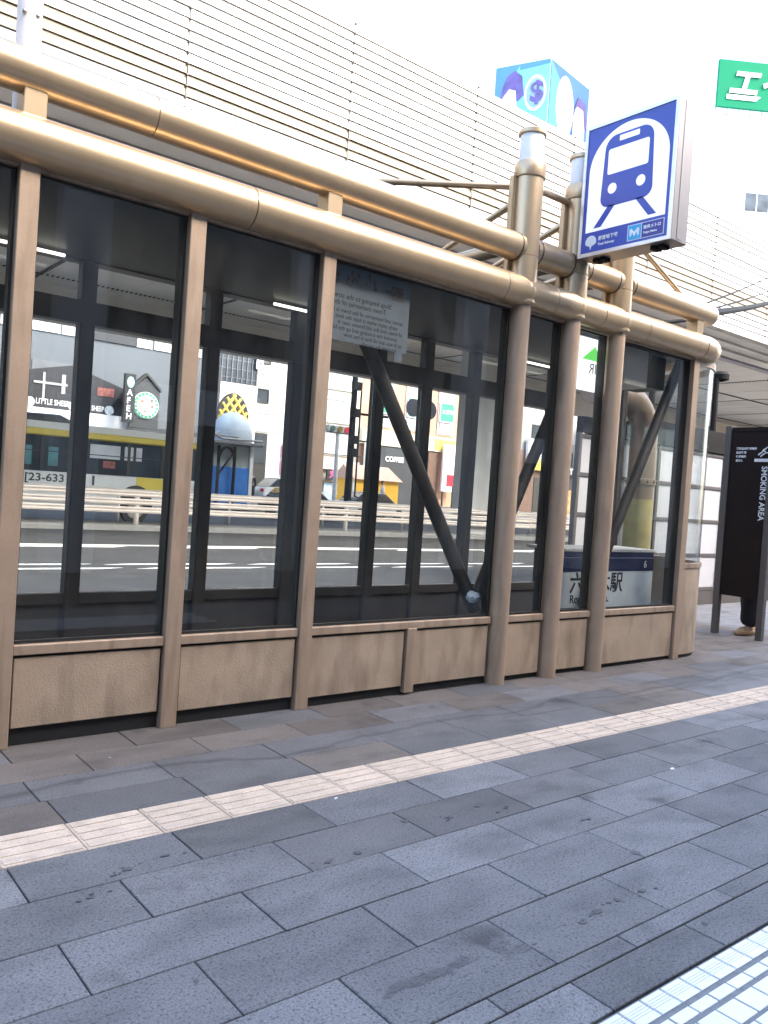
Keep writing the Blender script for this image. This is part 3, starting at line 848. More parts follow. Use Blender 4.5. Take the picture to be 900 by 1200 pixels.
# ================================================================== ELEVATED EXPRESSWAY
ex = thing("elevated_expressway", "pale elevated expressway with louvred cream banded side above the road", "expressway", (25, 23, 0))
obj("deck", bx(BM(), -60, 140, 15.102, 31.0, 8.06, 8.998), SOFFIT, ex)
obj("parapet", bx(BM(), -60, 140, 15.10, 15.25, 9.0, 11.7), CLADG, ex)
obj("far_parapet", bx(BM(), -60, 140, 30.7, 31.0, 9.0, 11.7), GIRDER, ex)
obj("far_girder", bx(BM(), -60, 140, 30.2, 30.9, 6.85, 8.06), GIRDER, ex)
zrow = [8.05 + i * .2025 for i in range(5)] + [8.86 + .21 * i for i in range(1, 4)] + [9.49 + .21 * i for i in range(1, 12)]
JX = 10.455
PW = 3.83
pm = {}
def clad_bm(x0, x1, z0, z1, gap=.012):
    b = BM(); h = z1 - z0 - gap
    v = [(0, 0.03), (0, 0.0), (h, -0.03), (h, .03)]
    A = [b.verts.new((x0, 15.06 + q - .0, z0 + p)) for p, q in [(0, .03), (0, -.035), (h, 0.0), (h, .03)]]
    B = [b.verts.new((x1, 15.06 + q, z0 + p)) for p, q in [(0, .03), (0, -.035), (h, 0.0), (h, .03)]]
    for i in range(4):
        j = (i + 1) % 4
        b.faces.new((A[i], A[j], B[j], B[i]))
    b.faces.new(A[::-1]); b.faces.new(B)
    return b
for i, (z0, z1) in enumerate(zip(zrow[:-1], zrow[1:])):
    m = CLADY if 4 <= i < 7 else CLADG if i < 4 else CLAD
    gap = .009 if i < 7 or i % 3 == 2 else .003
    key = (m.name, round(z1 - z0, 3), gap)
    for k in range(-3, 8):
        if key not in pm:
            o = obj("cladding_panel", clad_bm(-PW / 2 + .012, PW / 2 - .012, 0, z1 - z0, gap), m, ex, loc=(0, 0, 0)); pm[key] = o.data
        else: o = link("cladding_panel", pm[key], ex, loc=(0, 0, 0))
        o.location = (JX + (k - .5) * PW - 25, -23 + rnd.uniform(-.004, .004), z0)
fb = {}
for i, (z0, z1) in enumerate(zip(zrow[:-1], zrow[1:])):
    m = CLADY if 4 <= i < 7 else CLADG if i < 4 else CLAD
    b = fb.setdefault(m.name, (BM(), m))[0]
    for k in list(range(8, 32)) + list(range(-12, -3)):
        xa = JX + (k - 1) * PW + .012; xb = xa + PW - .024
        bb = clad_bm(xa, xb, z0, z1)
        me = bpy.data.meshes.new("t"); bb.to_mesh(me); bb.free(); b.from_mesh(me); bpy.data.meshes.remove(me)
for nme, (b, m) in fb.items():
    obj("far_cladding", b, m, ex, kind="stuff")
b = BM()
for k in range(-8, 20):
    x = JX + k * PW
    for z in zrow[1:]:
        bx(b, x - .02, x + .02, 15.0, 15.05, z - .03, z + .0)
obj("panel_clips", b, mat("clip_grey", (.16, .14, .12), .7), ex, kind="stuff")
obj("bottom_lip", bx(BM(), -60, 140, 15.03, 15.3, 7.98, 8.045), GIRDER, ex)
for k_, (ya, za) in enumerate(((15.32, 7.99), (15.92, 7.93), (16.55, 7.87))):
    obj("edge_fascia", bx(BM(), -60, 140, ya, ya + .55, za - .02, 8.045), SOFFIT, ex)
obj("edge_duct", bx(BM(), -60, 140, 17.25, 17.6, 7.82, 8.045), mat("duct_violet_grey", (.50, .47, .50), .6), ex)
# soffit drain strips: rows of slots
b = BM()
for yy_ in (18.0, 23.0, 28.8):
    x = -10
    while x < 60:
        bx(b, x, x + .07, yy_ - .08, yy_ + .08, 8.04, 8.058)
        x += .17
for xx_ in range(-4, 62, 6):
    y = 15.6
    while y < 30:
        bx(b, xx_ - .08, xx_ + .08, y, y + .07, 8.04, 8.056)
        y += .17
obj("drain_slots", b, DARKMETAL, ex, kind="stuff")
b = BM()
for xx_ in range(-10, 100, 3):
    bx(b, xx_ - .006, xx_ + .006, 15.4, 30.1, 8.05, 8.06)
obj("soffit_seams", b, GIRDER, ex, kind="stuff")
for x in (-12.0, 25.35, 62.0, 98.0):
    obj("pier", bx(BM(), x - .78, x + .78, 24.65, 26.0 - .15, -.1, 8.05, .12), CONC, ex)

# ================================================================== BUILDINGS ACROSS THE ROAD
def window(parent, x0, x1, z0, z1, y, fm, gm, bars=1, fw_=.08):
    b = BM()
    for (a, c, d, e) in ((x0 - fw_, x0, z0 - fw_, z1 + fw_), (x1, x1 + fw_, z0 - fw_, z1 + fw_), (x0, x1, z0 - fw_, z0), (x0, x1, z1, z1 + fw_)):
        bx(b, a, c, y - .08, y, d, e)
    for k in range(1, bars + 1):
        xx = x0 + (x1 - x0) * k / (bars + 1)
        bx(b, xx - .03, xx + .03, y - .07, y, z0, z1)
    f = obj("window", b, fm, parent)
    obj("pane", bx(BM(), x0, x1, y - .03, y - .005, z0, z1), gm, f)
    return f
WALLW = mat("white_render", (.74, .73, .70), .8, 0, .06, .4, .1, 20, .25, (.5, .48, .45), (.8, .8, .25))
WALLG = mat("grey_render", (.13, .145, .165), .8, 0, .1, .3, .1, 20, .3, (.15, .16, .18), (.5, .5, .3))
WALLB = mat("beige_render", (.70, .66, .58), .8, 0, .05, .4)
WALLO = mat("peach_render", (.55, .33, .22), .8, 0, .06, .4)
WALLBR = mat("brown_brick", (.17, .10, .075), .8, 0, .15, 3)
WALLDK = mat("charcoal_wall", (.045, .048, .055), .7, 0, .2, .6)
FRAMEW = mat("frame_white", (.7, .7, .7), .5)
FRAMEK = mat("frame_dark", (.03, .03, .03), .5)
CREAM = mat("cream_band", (.78, .70, .52), .7)
YEL = mat("kiosk_yellow", (.85, .48, .05), .6)
BLUE = mat("kiosk_blue", (.03, .20, .62), .5)
PINK = mat("pink_print", (.80, .10, .30), .5)
GRN = mat("green_print", (.04, .42, .20), .5)

# grey block with window band
g1 = thing("office_block", "long grey block with cream window band behind the bus", "building", (8, 52, 0))
obj("wall", bx(BM(), -25, 22.9, 46, 60, 0.3, 14), WALLG, g1)
for x0, x1 in ((11.0, 12.2), (12.45, 13.9), (14.1, 15.5), (18.3, 19.1), (19.35, 20.6), (20.85, 22.2), (7.0, 8.4), (8.7, 10.2), (3, 5)):
    window(g1, x0, x1, 9.0, 9.85, 46, FRAMEW, WINCREAM, 1, .06)
obj("wall_panel", bx(BM(), 15.6, 18.2, 45.9, 46, 8.95, 9.95), WALLDK, g1)
obj("wall_panel", bx(BM(), 12.6, 15.3, 45.93, 46, 6.2, 7.4), mat("grey_render_light", (.16, .17, .185), .8), g1)
obj("ground_floor", bx(BM(), -25, 22.9, 45.7, 45.99, .3, 4.4), WALLDK, g1)
# dark gabled shop board
s1 = thing("shop_board", "black gabled LITTLE SHEEP shop board on the grey block", "sign", (14.5, 44.5, 0))
b = BM(); plate(b, [(11.2, 3.9), (17.15, 3.9), (17.15, 6.25), (14.2, 7.15), (11.2, 6.45)], (0, 44.9, 0), XF, ZU, .5); obj("board", b, mat("shop_board_black", (.02, .022, .028), .5), s1)
bpy.context.view_layer.update()
text("lettering", "LITTLE SHEEP", .40, (12.45, 44.38, 4.88), XF, ZU, SIGNW, s1, bold=.006, sx=.72)
text("lettering", "LITTLE SHEEP", .38, (14.52, 44.38, 4.84), XF, ZU, SIGNW, s1, bold=.006, sx=.66)
for x in (12.17, 14.55 - .2, 16.3):
    b = BM(); plate(b, arc(x, 5.02, .25, .25, 0, 345, 16), (0, 44.40, 0), XF, ZU, .02); obj("round_emblem", b, mat("emblem_grey_white", (.6, .65, .65), .5, 0, .5, 14), s1)
b = BM(); bx(b, 12.75, 12.87, 44.36, 44.4, 5.1, 6.6); bx(b, 13.7, 13.9, 44.36, 44.4, 5.6, 6.6); bx(b, 12.3, 14.0, 44.34, 44.38, 6.0, 6.12); obj("board_frame", b, mat("sign_frame_grey", (.4, .4, .4), .5), s1)
b = BM(); bx(b, 15.6, 16.5, 44.38, 44.4, 5.75, 6.2); obj("red_panel", b, mat("dull_red", (.25, .08, .07), .6, 0, .6, 9), s1)
s2 = thing("white_shop_fascia", "plain white fascia strip above the bus roof", "sign", (14, 44.4, 0))
obj("board", bx(BM(), 8.5, 17.2, 44.2, 44.7, 3.5, 4.75), SIGNW, s2)
v1 = thing("vertical_sign", "narrow black vertical sign with white letters beside the round emblem", "sign", (16.8, 43.1, 0))
obj("board", bx(BM(), 16.55, 17.15, 43.0, 43.25, 4.4, 7.0, .01), mat("shop_board_black", (.02, .022, .028), .5), v1)
b = BM(); plate(b, arc(16.85, 6.55, .2, .3, 0, 345, 16), (0, 42.99, 0), XF, ZU, .02); obj("round_emblem", b, mat("emblem_teal", (.35, .6, .55), .5, 0, .5, 9), v1)
for i, s in enumerate("AFEH"):
    text("lettering", s, .45, (16.68, 42.98, 5.75 - i * .42), XF, ZU, SIGNW, v1, bold=.012)
obj("bracket", bx(BM(), 16.7, 17.0, 43.25, 45.8, 5.5, 5.7), DARKMETAL, v1)
h1 = thing("round_pub_sign", "round green and white emblem on a dark house shaped board", "sign", (17.9, 43.6, 0))
b = BM(); plate(b, [(17.15, 4.2), (18.75, 4.2), (18.75, 6.3), (17.95, 7.0), (17.15, 6.3)], (0, 43.9, 0), XF, ZU, .35); obj("board", b, mat("shop_board_dark", (.05, .055, .06), .5), h1)
b = BM(); plate(b, [(17.1, 6.28), (17.95, 7.08), (18.8, 6.28), (18.8, 6.42), (17.95, 7.22), (17.1, 6.42)], (0, 43.95, 0), XF, ZU, .5); obj("gable", b, FRAMEK, h1)
b = BM(); plate(b, arc(17.97, 5.45, .74, .74, 0, 352, 40), (0, 43.54, 0), XF, ZU, .05); obj("emblem_rim", b, SIGNW, h1)
b = BM(); plate(b, arc(17.97, 5.45, .70, .70, 0, 352, 40), (0, 43.48, 0), XF, ZU, .03); obj("emblem_ring", b, GRN, h1)
b = BM(); plate(b, arc(17.97, 5.45, .55, .55, 0, 352, 36), (0, 43.44, 0), XF, ZU, .03); obj("emblem_disc", b, mat("emblem_white", (.75, .75, .72), .5, 0, .12, 3), h1)
b = BM()
for (x, z, w) in ((17.72, 5.68, .10), (18.25, 5.74, .09), (18.30, 5.42, .07), (17.98, 5.80, .06), (17.64, 5.38, .06), (17.9, 5.12, .07), (18.1, 5.55, .05)):
    plate(b, arc(x, z, w, w * .7, 0, 330, 10), (0, 43.40, 0), XF, ZU, .02)
obj("emblem_spots", b, mat("emblem_red_green", (.40, .22, .16), .5, 0, .8, 6), h1)
for k in range(18):
    a = R(k * 20)
    b = BM(); plate(b, [(-.03, -.04), (.03, -.04), (.03, .04), (-.03, .04)], (17.97 + .625 * math.cos(a), 43.42, 5.45 + .625 * math.sin(a)), XF, ZU, .015)
    obj("emblem_stud", b, SIGNW, h1)

# dark grid block with white base
g2 = thing("grid_block", "dark glass grid block with white panelled base", "building", (24.3, 50, 0))
obj("wall", bx(BM(), 22.95, 26.0, 45.6, 58, 7.7, 14), mat("grid_glass", (.05, .06, .075), .25, 0, .25, 1), g2)
obj("white_base", bx(BM(), 23.4, 26.0, 45.5, 58, .3, 7.68), WALLW, g2)
obj("dark_base", bx(BM(), 22.92, 23.38, 45.4, 58, .3, 8.4), WALLDK, g2)
for k in range(9):
    obj("mullion", bx(BM(), 23.1 + k * .35, 23.14 + k * .35, 45.52, 45.6, 7.75, 12), mat("mullion_grey", (.2, .22, .24), .5), g2)
for k in range(7):
    obj("transom", bx(BM(), 22.97, 25.98, 45.55, 45.6, 8.0 + k * .55, 8.03 + k * .55), mat("mullion_grey", (.2, .22, .24), .5), g2)
for k in range(1, 5):
    obj("panel_joint", bx(BM(), 23.4 + k * .52, 23.415 + k * .52, 45.48, 45.5, 3, 7.6), mat("joint_grey", (.4, .4, .4), .7), g2)
# lattice oval sign
lo = thing("lattice_oval_sign", "black oval board with yellow diamond lattice behind the dome", "sign", (22.5, 42, 0))
b = BM(); plate(b, arc(22.55, 5.1, 1.02, 1.55, 0, 352, 36), (0, 42.2, 0), XF, ZU, .15); obj("board", b, TXTBLACK, lo)
YL = mat("lattice_yellow", (.80, .58, .10), .5)
b = BM()
for s in (-1, 1):
    for k in range(-5, 6):
        c0 = k * .66
        # clip bars to the oval
        seg = [t / 40 for t in range(-80, 81)]
        ins = [t for t in seg if ((t) / .96) ** 2 + ((c0 + s * t * 1.35) / 1.47) ** 2 < 1]
        if len(ins) < 2: continue
        t0_, t1_ = ins[0], ins[-1]
        p = Vector((22.55 + t0_, 42.04, 5.1 + c0 + s * t0_ * 1.35)); q = Vector((22.55 + t1_, 42.04, 5.1 + c0 + s * t1_ * 1.35))
        ring_tube(b, [p, q], .085, 4)
obj("lattice", b, YL, lo)
for k in range(8):
    for j in range(4):
        pass
lp_ = bx(BM(), 22.4, 22.7, 42.2, 42.4, .4, 4.0); obj("post", lp_, DARKMETAL, lo)
# blue kiosk with grey dome
kb = thing("domed_kiosk", "blue walled kiosk with grey dome and dark steel arch frame", "kiosk", (20.4, 38.6, 0))
obj("blue_wall", bx(BM(), 19.35, 21.45, 37.9, 39.6, .2, 2.35, .03), BLUE, kb)
obj("upper_glazing", bx(BM(), 19.4, 21.45, 37.95, 39.55, 2.352, 3.5), WINPALE, kb)
obj("corner_post", bx(BM(), 21.46, 21.66, 37.85, 38.05, .2, 3.5), SIGNW, kb)
obj("platform", bx(BM(), 18.6, 22.0, 37.4, 40.0, 3.5, 3.66, .02), mat("platform_grey", (.16, .16, .17), .6), kb)
b = BM(); lathe(b, [(1.08, 3.70), (1.1, 4.0), (1.0, 4.45), (.8, 4.85), (.5, 5.12), (.15, 5.24)], 20, (20.75, 38.7, 0)); obj("dome", b, mat("dome_grey", (.32, .38, .44), .7, 0, .15, 1.5), kb, smooth=True)
b = BM()
for x in (19.55, 20.45):
    bx(b, x - .06, x + .06, 37.62, 37.74, .2, 3.4)
for x0, x1 in ((19.55, 20.45),):
    ring_tube(b, [(x0 + (x1 - x0) * .5 - .45 * math.cos(R(t)), 37.68, 2.6 + .75 * math.sin(R(t))) for t in range(0, 181, 20)], .07, 6)
    ring_tube(b, [(x0, 37.68, 1.9), (x1, 37.68, 3.2)], .05, 6)
obj("steel_frame", b, DARKMETAL, kb)
b = BM(); ring_tube(b, [(18.3, 37.5, 4.3), (19.6, 37.5, 3.75), (21.9, 37.5, 3.8)], .06, 6); ring_tube(b, [(18.3, 37.5, 3.4), (19.4, 37.5, 4.1)], .05, 6); ring_tube(b, [(18.4, 37.5, 3.95), (20.5, 37.5, 3.9)], .05, 6); obj("top_rail", b, mat("rail_grey", (.25, .25, .25), .5), kb)
text("lettering", "CAFE", .28, (20.2, 37.36, 3.70), XF, ZU, TXTBLACK, kb, bold=.01, sx=1.3) if False else None
# white building with round corner
g3 = thing("white_corner_building", "white stone building with dark square windows and rounded corner", "building", (27.5, 52, 0))
obj("wall", bx(BM(), 26.02, 28.3, 46, 58, .3, 16), WALLW, g3)
b = BM(); lathe(b, [(1.0, .3), (1.0, 16)], 24, (28.5, 46.9, 0)); obj("round_corner", b, WALLW, g3, smooth=True)
obj("side_wall", bx(BM(), 28.3, 30.6, 46.6, 58, .3, 16), WALLW, g3)
for z0, z1 in ((6.82, 7.6), (9.3, 10.2), (11.6, 12.5)):
    window(g3, 26.3, 27.05, z0, z1, 46, FRAMEK, WINGLASS, 0, .07)
obj("doorway", bx(BM(), 26.05, 27.2, 45.94, 46, .4, 4.85), FRAMEK, g3)
obj("door_pane", bx(BM(), 26.25, 27.05, 45.9, 45.938, 2.9, 4.7), WINGLASS, g3)
for z in (4.95, 6.1, 8.6):
    obj("string_course", bx(BM(), 26.02, 28.3, 45.93, 46, z, z + .1), WALLW, g3)
pb = thing("banner_sign", "small white banner with pink letters on the white building", "sign", (25.95, 45.5, 9))
obj("banner", bx(BM(), 25.72, 26.2, 45.3, 45.38, 8.75, 10.3), SIGNW, pb)
for i, s in enumerate("カラオ"): text("lettering", s, .42, (25.76, 45.29, 9.75 - i * .48), XF, ZU, PINK, pb, bold=.01)
ps = thing("standing_sign", "tall narrow pink and white roadside sign by the white building", "sign", (25.4, 41, 0))
obj("panel", bx(BM(), 25.25, 25.55, 40.95, 41.1, .5, 3.95), SIGNW, ps)
obj("pink_band", bx(BM(), 25.24, 25.56, 40.94, 41.11, 2.2, 3.0), mat("pink_pale", (.8, .35, .5), .5), ps)
obj("pink_band", bx(BM(), 25.24, 25.56, 40.94, 41.11, 3.2, 3.9), mat("pink_pale", (.8, .35, .5), .5), ps)
# beige office with three window rows
g4 = thing("beige_office", "cream white office with three rows of paired windows", "building", (32.5, 53, 0))
obj("wall", bx(BM(), 30.7, 35.3, 47, 60, .3, 18), WALLB, g4)
for z0, z1 in ((4.15, 5.5), (6.4, 7.8), (8.7, 9.85), (10.9, 12.2)):
    window(g4, 32.0, 34.75, z0, z1, 47, FRAMEW, WINPALE, 1)
    obj("sill", bx(BM(), 31.9, 34.85, 46.85, 47, z0 - .2, z0 - .1), WALLW, g4)
obj("shop_front", bx(BM(), 30.7, 35.3, 46.8, 46.99, .4, 2.1), WINGLASS, g4)
obj("shop_glass_poster", bx(BM(), 32.4, 33.9, 46.75, 46.79, .8, 2.0), mat("pale_blue_print", (.35, .5, .7), .5, 0, .5, 3), g4)
obj("canopy_band", bx(BM(), 30.7, 35.3, 46.6, 46.99, 2.95, 3.6), mat("band_brownwhite", (.55, .50, .47), .6), g4)
obj("balcony_rail", bx(BM(), 30.7, 35.2, 46.5, 46.55, 3.95, 4.02), FRAMEK, g4)
for i, (x0, x1, s) in enumerate(((31.0, 32.0, "丸"), (32.35, 34.3, "丸八"))):
    f = thing("shop_sign", ["short black sign with pink character at left of the beige office", "long black sign with pink character on the beige office"][i], "sign", ((x0 + x1) / 2, 46.4, 2))
    obj("board", bx(BM(), x0, x1, 46.4, 46.55, 2.2, 2.9), TXTBLACK, f)
    text("lettering", s[0], .6, (x0 + .2, 46.39, 2.28), XF, ZU, PINK, f, bold=.015)
    if len(s) > 1: text("lettering", "ノ八", .5, (x0 + .95, 46.39, 2.3), XF, ZU, mat("sign_grey", (.4, .4, .4), .5), f, bold=.01)
sc = thing("hanging_red_sign", "white banner with red ring letters left of the beige office windows", "sign", (31.0, 46.4, 5))
obj("banner", bx(BM(), 30.75, 31.35, 46.4, 46.5, 4.0, 6.4), SIGNW, sc)
for i, s in enumerate("OE"): text("lettering", s, .6, (30.85, 46.39, 5.3 - i * 1.1), XF, ZU, mat("red_print", (.7, .08, .08), .5), sc, bold=.02)
# peach building
g5 = thing("peach_building", "peach coloured building with green windows above a cream band", "building", (40.5, 53, 0))
obj("wall", bx(BM(), 35.35, 45.0, 47, 60, .3, 18), WALLO, g5)
for x0 in (36.6, 39.6, 42.9):
    obj("bay_recess", bx(BM(), x0 - .2, x0 + 1.6, 46.92, 46.99, 6.3, 14), mat("recess_grey", (.45, .42, .40), .7), g5)
    w = window(g5, x0, x0 + 1.35, 7.4, 8.75, 46.9, FRAMEW, GRN, 0)
    text("lettering", "メガネ" if x0 == 42.9 else "眼鏡", .42, (x0 + .12, 46.85, 7.9), XF, ZU, SIGNW, g5, bold=.01) if x0 > 42 else None
    window(g5, x0, x0 + 1.35, 10.2, 11.4, 46.9, FRAMEK, WINGLASS, 0)
    obj("spandrel", bx(BM(), x0, x0 + 1.35, 46.86, 46.91, 6.4, 7.2), mat("spandrel_grey", (.5, .52, .53), .6), g5)
obj("cream_band", bx(BM(), 35.35, 45.0, 46.6, 46.99, 5.0, 6.1), CREAM, g5)
obj("band_lettering_panel", bx(BM(), 42.3, 44.6, 46.55, 46.59, 5.15, 5.95), mat("band_yellow", (.80, .62, .12), .6), g5)
obj("shop_recess", bx(BM(), 35.9, 41.8, 46.7, 46.99, .4, 4.95), WALLDK, g5)
text("lettering", "COFFEE", .5, (37.6, 46.65, 3.8), XF, ZU, SIGNW, g5, bold=.02)
text("lettering", "BAR", .4, (36.3, 46.65, 3.8), XF, ZU, SIGNW, g5, bold=.01)
obj("shop_recess", bx(BM(), 41.85, 42.9, 46.7, 46.99, .4, 4.9), WALLBR, g5)
wb = thing("white_hoarding", "tall plain white hoarding at right of the peach building", "board", (43.8, 46.3, 0))
obj("board", bx(BM(), 42.95, 44.6, 46.2, 46.4, 2.0, 5.6), SIGNW, wb)
obj("leg", bx(BM(), 43.1, 43.2, 46.25, 46.35, .5, 2.0), FRAMEK, wb); obj("leg", bx(BM(), 44.3, 44.4, 46.25, 46.35, .5, 2.0), FRAMEK, wb)
wb2 = thing("white_wall_sign", "white vertical board between the dark pole and the kiosk", "board", (36.0, 46.2, 0))
obj("board", bx(BM(), 35.4, 36.5, 46.2, 46.4, 1.6, 5.4), SIGNW, wb2)
yk = thing("yellow_kiosk", "orange yellow booth with pinkish brown sloping roof", "kiosk", (31.7, 40.8, 0))
obj("wall", bx(BM(), 29.95, 33.45, 40.0, 41.8, .4, 2.3), YEL, yk)
b = BM(); A = [(29.75, 39.8, 2.3), (33.65, 39.8, 2.3), (33.5, 41.2, 3.2), (29.9, 41.2, 3.2), (29.75, 42.0, 2.3), (33.65, 42.0, 2.3)]
v = [b.verts.new(p) for p in A]
for f in ((0, 1, 2, 3), (3, 2, 5, 4), (0, 3, 4), (1, 5, 2), (0, 4, 5, 1)): b.faces.new([v[i] for i in f])
obj("roof", b, mat("roof_pinkbrown", (.50, .33, .25), .7, 0, .12, 3), yk)
obj("corner_post", bx(BM(), 29.85, 29.95, 39.95, 40.05, .4, 2.3), SIGNW, yk)
# right hand blocks
g6 = thing("brown_base_building", "grey building with brown base seen between the first two columns", "building", (54, 53, 0))
obj("wall", bx(BM(), 49.5, 58.0, 47, 60, 6.0, 9.2), mat("mid_grey_render", (.33, .32, .31), .8), g6)
obj("upper_wall", bx(BM(), 49.5, 58.0, 47.1, 60, 9.2, 20), WALLW, g6)
obj("brown_base", bx(BM(), 49.5, 58.0, 46.9, 60, .3, 5.98), WALLBR, g6)
obj("doorway", bx(BM(), 54.3, 55.6, 46.84, 46.9, .4, 3.8), FRAMEK, g6)
window(g6, 51.0, 52.2, 7.0, 8.4, 47, FRAMEK, WINGLASS, 1); window(g6, 53.8, 55.4, 6.9, 8.2, 47, FRAMEK, WINGLASS, 1)
ys = thing("yellow_white_sign", "white shop sign with pink letters over a yellow strip", "sign", (54.2, 46.5, 5))
obj("board", bx(BM(), 52.9, 55.4, 46.5, 46.8, 5.35, 7.0), SIGNW, ys)
obj("yellow_strip", bx(BM(), 52.9, 55.4, 46.46, 46.8, 4.4, 5.34), mat("sign_yellow", (.85, .62, .08), .5), ys)
text("lettering", "ラーメン", .55, (53.05, 46.47, 5.6), XF, ZU, mat("pink_pale2", (.8, .4, .5), .5), ys, sx=.9)
obj("dark_window", bx(BM(), 54.2, 55.1, 46.45, 46.5, 6.3, 6.8), FRAMEK, ys)
g7 = thing("stacked_shop_building", "cream and grey stepped building with dark shop front", "building", (64, 57, 0))
obj("wall", bx(BM(), 60.5, 65.0, 51, 64, 7.4, 22), WALLB, g7)
obj("wall_step", bx(BM(), 65.0, 72.0, 50.5, 64, 7.4, 13), mat("warm_grey_render", (.42, .38, .33), .8), g7)
obj("shop_front", bx(BM(), 60.5, 72.0, 50.2, 64, .3, 7.38), WALLDK, g7)
for z in (9.3, 10.9, 12.6): window(g7, 65.6, 67.2, z - .5, z + .4, 50.5, FRAMEK, WINGLASS, 0)
for z in (8.3, 9.6, 10.9): window(g7, 61.2, 62.2, z - .3, z + .4, 51, FRAMEW, WINPALE, 0)
b = BM()
for k in range(5): bx(b, 61.0 + k * 1.2, 61.7 + k * 1.2, 50.1, 50.19, 5.4, 6.6)
obj("upper_window", b, WINGLASS, g7)
obj("fascia", bx(BM(), 60.5, 70, 50.05, 50.19, 4.3, 5.2), mat("fascia_black", (.02, .02, .02), .5), g7)
text("lettering", "I T M A", .75, (62.6, 50.03, 4.4), XF, ZU, SIGNW, g7, bold=.02)
for x0 in (62.6, 65.0): obj("lit_doorway", bx(BM(), x0, x0 + .9, 50.1, 50.19, .5, 3.0), mat("warm_interior", (.55, .25, .10), .6, 0, .5, 2), g7)
wl = thing("white_emblem_board", "white board with dark line emblem high on the stepped building", "sign", (65.3, 50, 9))
obj("board", bx(BM(), 64.3, 66.3, 49.9, 50.1, 6.9, 10.0), SIGNW, wl)
b = BM(); ring_tube(b, [(65.3 + .62 * math.cos(R(t)), 49.88, 8.3 + .95 * math.sin(R(t))) for t in range(0, 351, 18)], .1, 6); ring_tube(b, [(65.3, 49.88, 7.4), (65.3, 49.88, 9.0)], .09, 6); ring_tube(b, [(65.1, 49.88, 9.3), (65.9, 49.88, 9.7)], .1, 6)
obj("emblem", b, mat("emblem_grey", (.18, .18, .18), .6), wl)
rl = thing("red_lantern", "red and white lantern in front of the dark shop front", "lantern", (64.8, 49.4, 4))
b = BM(); lathe(b, [(.2, 3.6), (.48, 3.9), (.52, 4.4), (.45, 4.9), (.2, 5.2)], 14, (64.8, 49.4, 0)); obj("lantern_body", b, RED, rl, smooth=True)
b = BM(); lathe(b, [(.3, 3.0), (.45, 3.2), (.4, 3.58)], 14, (64.8, 49.4, 0)); obj("lantern_base", b, SIGNW, rl, smooth=True)
obj("hanger", bx(BM(), 64.78, 64.82, 49.38, 50.1, 5.2, 5.24), DARKMETAL, rl)
st_l = thing("globe_street_lamp", "street lamp with pale lantern head before the dark shop front", "lamp post", (64.3, 48, 0))
obj("pole", ring_tube(BM(), [(64.3, 48, .4), (64.3, 48, 5.6)], .1, 8), mat("pole_grey", (.4, .42, .42), .5), st_l, smooth=True)
b = BM(); lathe(b, [(.25, 5.6), (.55, 5.9), (.6, 6.4), (.2, 6.7)], 12, (64.3, 48, 0)); obj("lamp_head", b, FROST, st_l, smooth=True)
# far street row hidden mostly by the end bay
g8 = thing("pale_end_building", "pale block beyond the drain pipe and fence", "building", (85, 57, 0))
obj("wall", bx(BM(), 73, 130, 50, 64, .3, 9), WALLW, g8)
for k in range(8): window(g8, 75 + k * 5, 77.5 + k * 5, 5.5, 7.5, 50, FRAMEW, WINPALE, 1)

# poles, signals, round signs, horn lamps
up = thing("utility_pole", "tall dark utility pole with arm in front of the cream office", "pole", (26.5, 36, 0))
obj("pole", ring_tube(BM(), [(26.55, 36, .2), (26.55, 36, 3.0), (26.55, 36, 9.0)], [.22, .2, .15], 10), DARKMETAL, up, smooth=True)
obj("crossarm", ring_tube(BM(), [(26.5, 35.9, 5.75), (28.9, 35.9, 5.8)], .07, 8), DARKMETAL, up, smooth=True)
obj("crossarm", ring_tube(BM(), [(26.5, 35.9, 4.3), (27.9, 35.9, 4.3)], .04, 8), DARKMETAL, up, smooth=True)
for z in (7.2, 5.75, 4.3, 3.6): obj("junction_box", bx(BM(), 26.3, 26.85, 35.7, 35.95, z - .2, z + .25), DARKMETAL, up)
obj("conduit", ring_tube(BM(), [(26.95, 35.9, .3), (26.95, 35.9, 7.0)], .05, 6), DARKMETAL, up, smooth=True)
ts = thing("traffic_signal", "horizontal traffic signal with red lamp beside the dark pole", "traffic signal", (27.0, 38, 0))
obj("housing", bx(BM(), 26.3, 27.9, 37.9, 38.2, 4.75, 5.2, .05), mat("signal_grey", (.35, .35, .34), .5), ts)
for x, c in ((26.6, (.03, .10, .10)), (27.1, (.15, .11, .03)), (27.6, (.6, .02, .05))):
    b = BM(); plate(b, arc(x, 4.98, .17, .17, 0, 345, 14), (0, 37.89, 0), XF, ZU, .04); obj("signal_lens", b, mat("lens%d" % int(x * 10), c, .3), ts)
obj("pole", ring_tube(BM(), [(27.1, 38.05, .3), (27.1, 38.05, 4.75)], .12, 8), mat("pole_pale", (.6, .6, .58), .5), ts, smooth=True)
rs = thing("sign_backs_pole", "pole carrying two round sign backs before the peach building", "sign pole", (30.6, 35, 0))
obj("pole", ring_tube(BM(), [(30.6, 35.1, .2), (30.6, 35.1, 8.3)], .08, 8), mat("pole_grey", (.4, .42, .42), .5), rs, smooth=True)
for x in (29.95, 31.2):
    b = BM(); lathe(b, [(.5, -.03), (.52, 0), (.5, .03)], 20); bmesh.ops.rotate(b, verts=b.verts, matrix=Matrix.Rotation(R(90), 3, 'X')); bmesh.ops.translate(b, verts=b.verts, vec=(x, 35.0, 6.42)); obj("round_sign", b, mat("sign_back_slate", (.07, .08, .11), .5), rs)
obj("arm", ring_tube(BM(), [(28.9, 35.05, 6.0 + 2.0), (32.4, 35.05, 6.1 + 2.0)], .05, 6), DARKMETAL, rs, smooth=True)
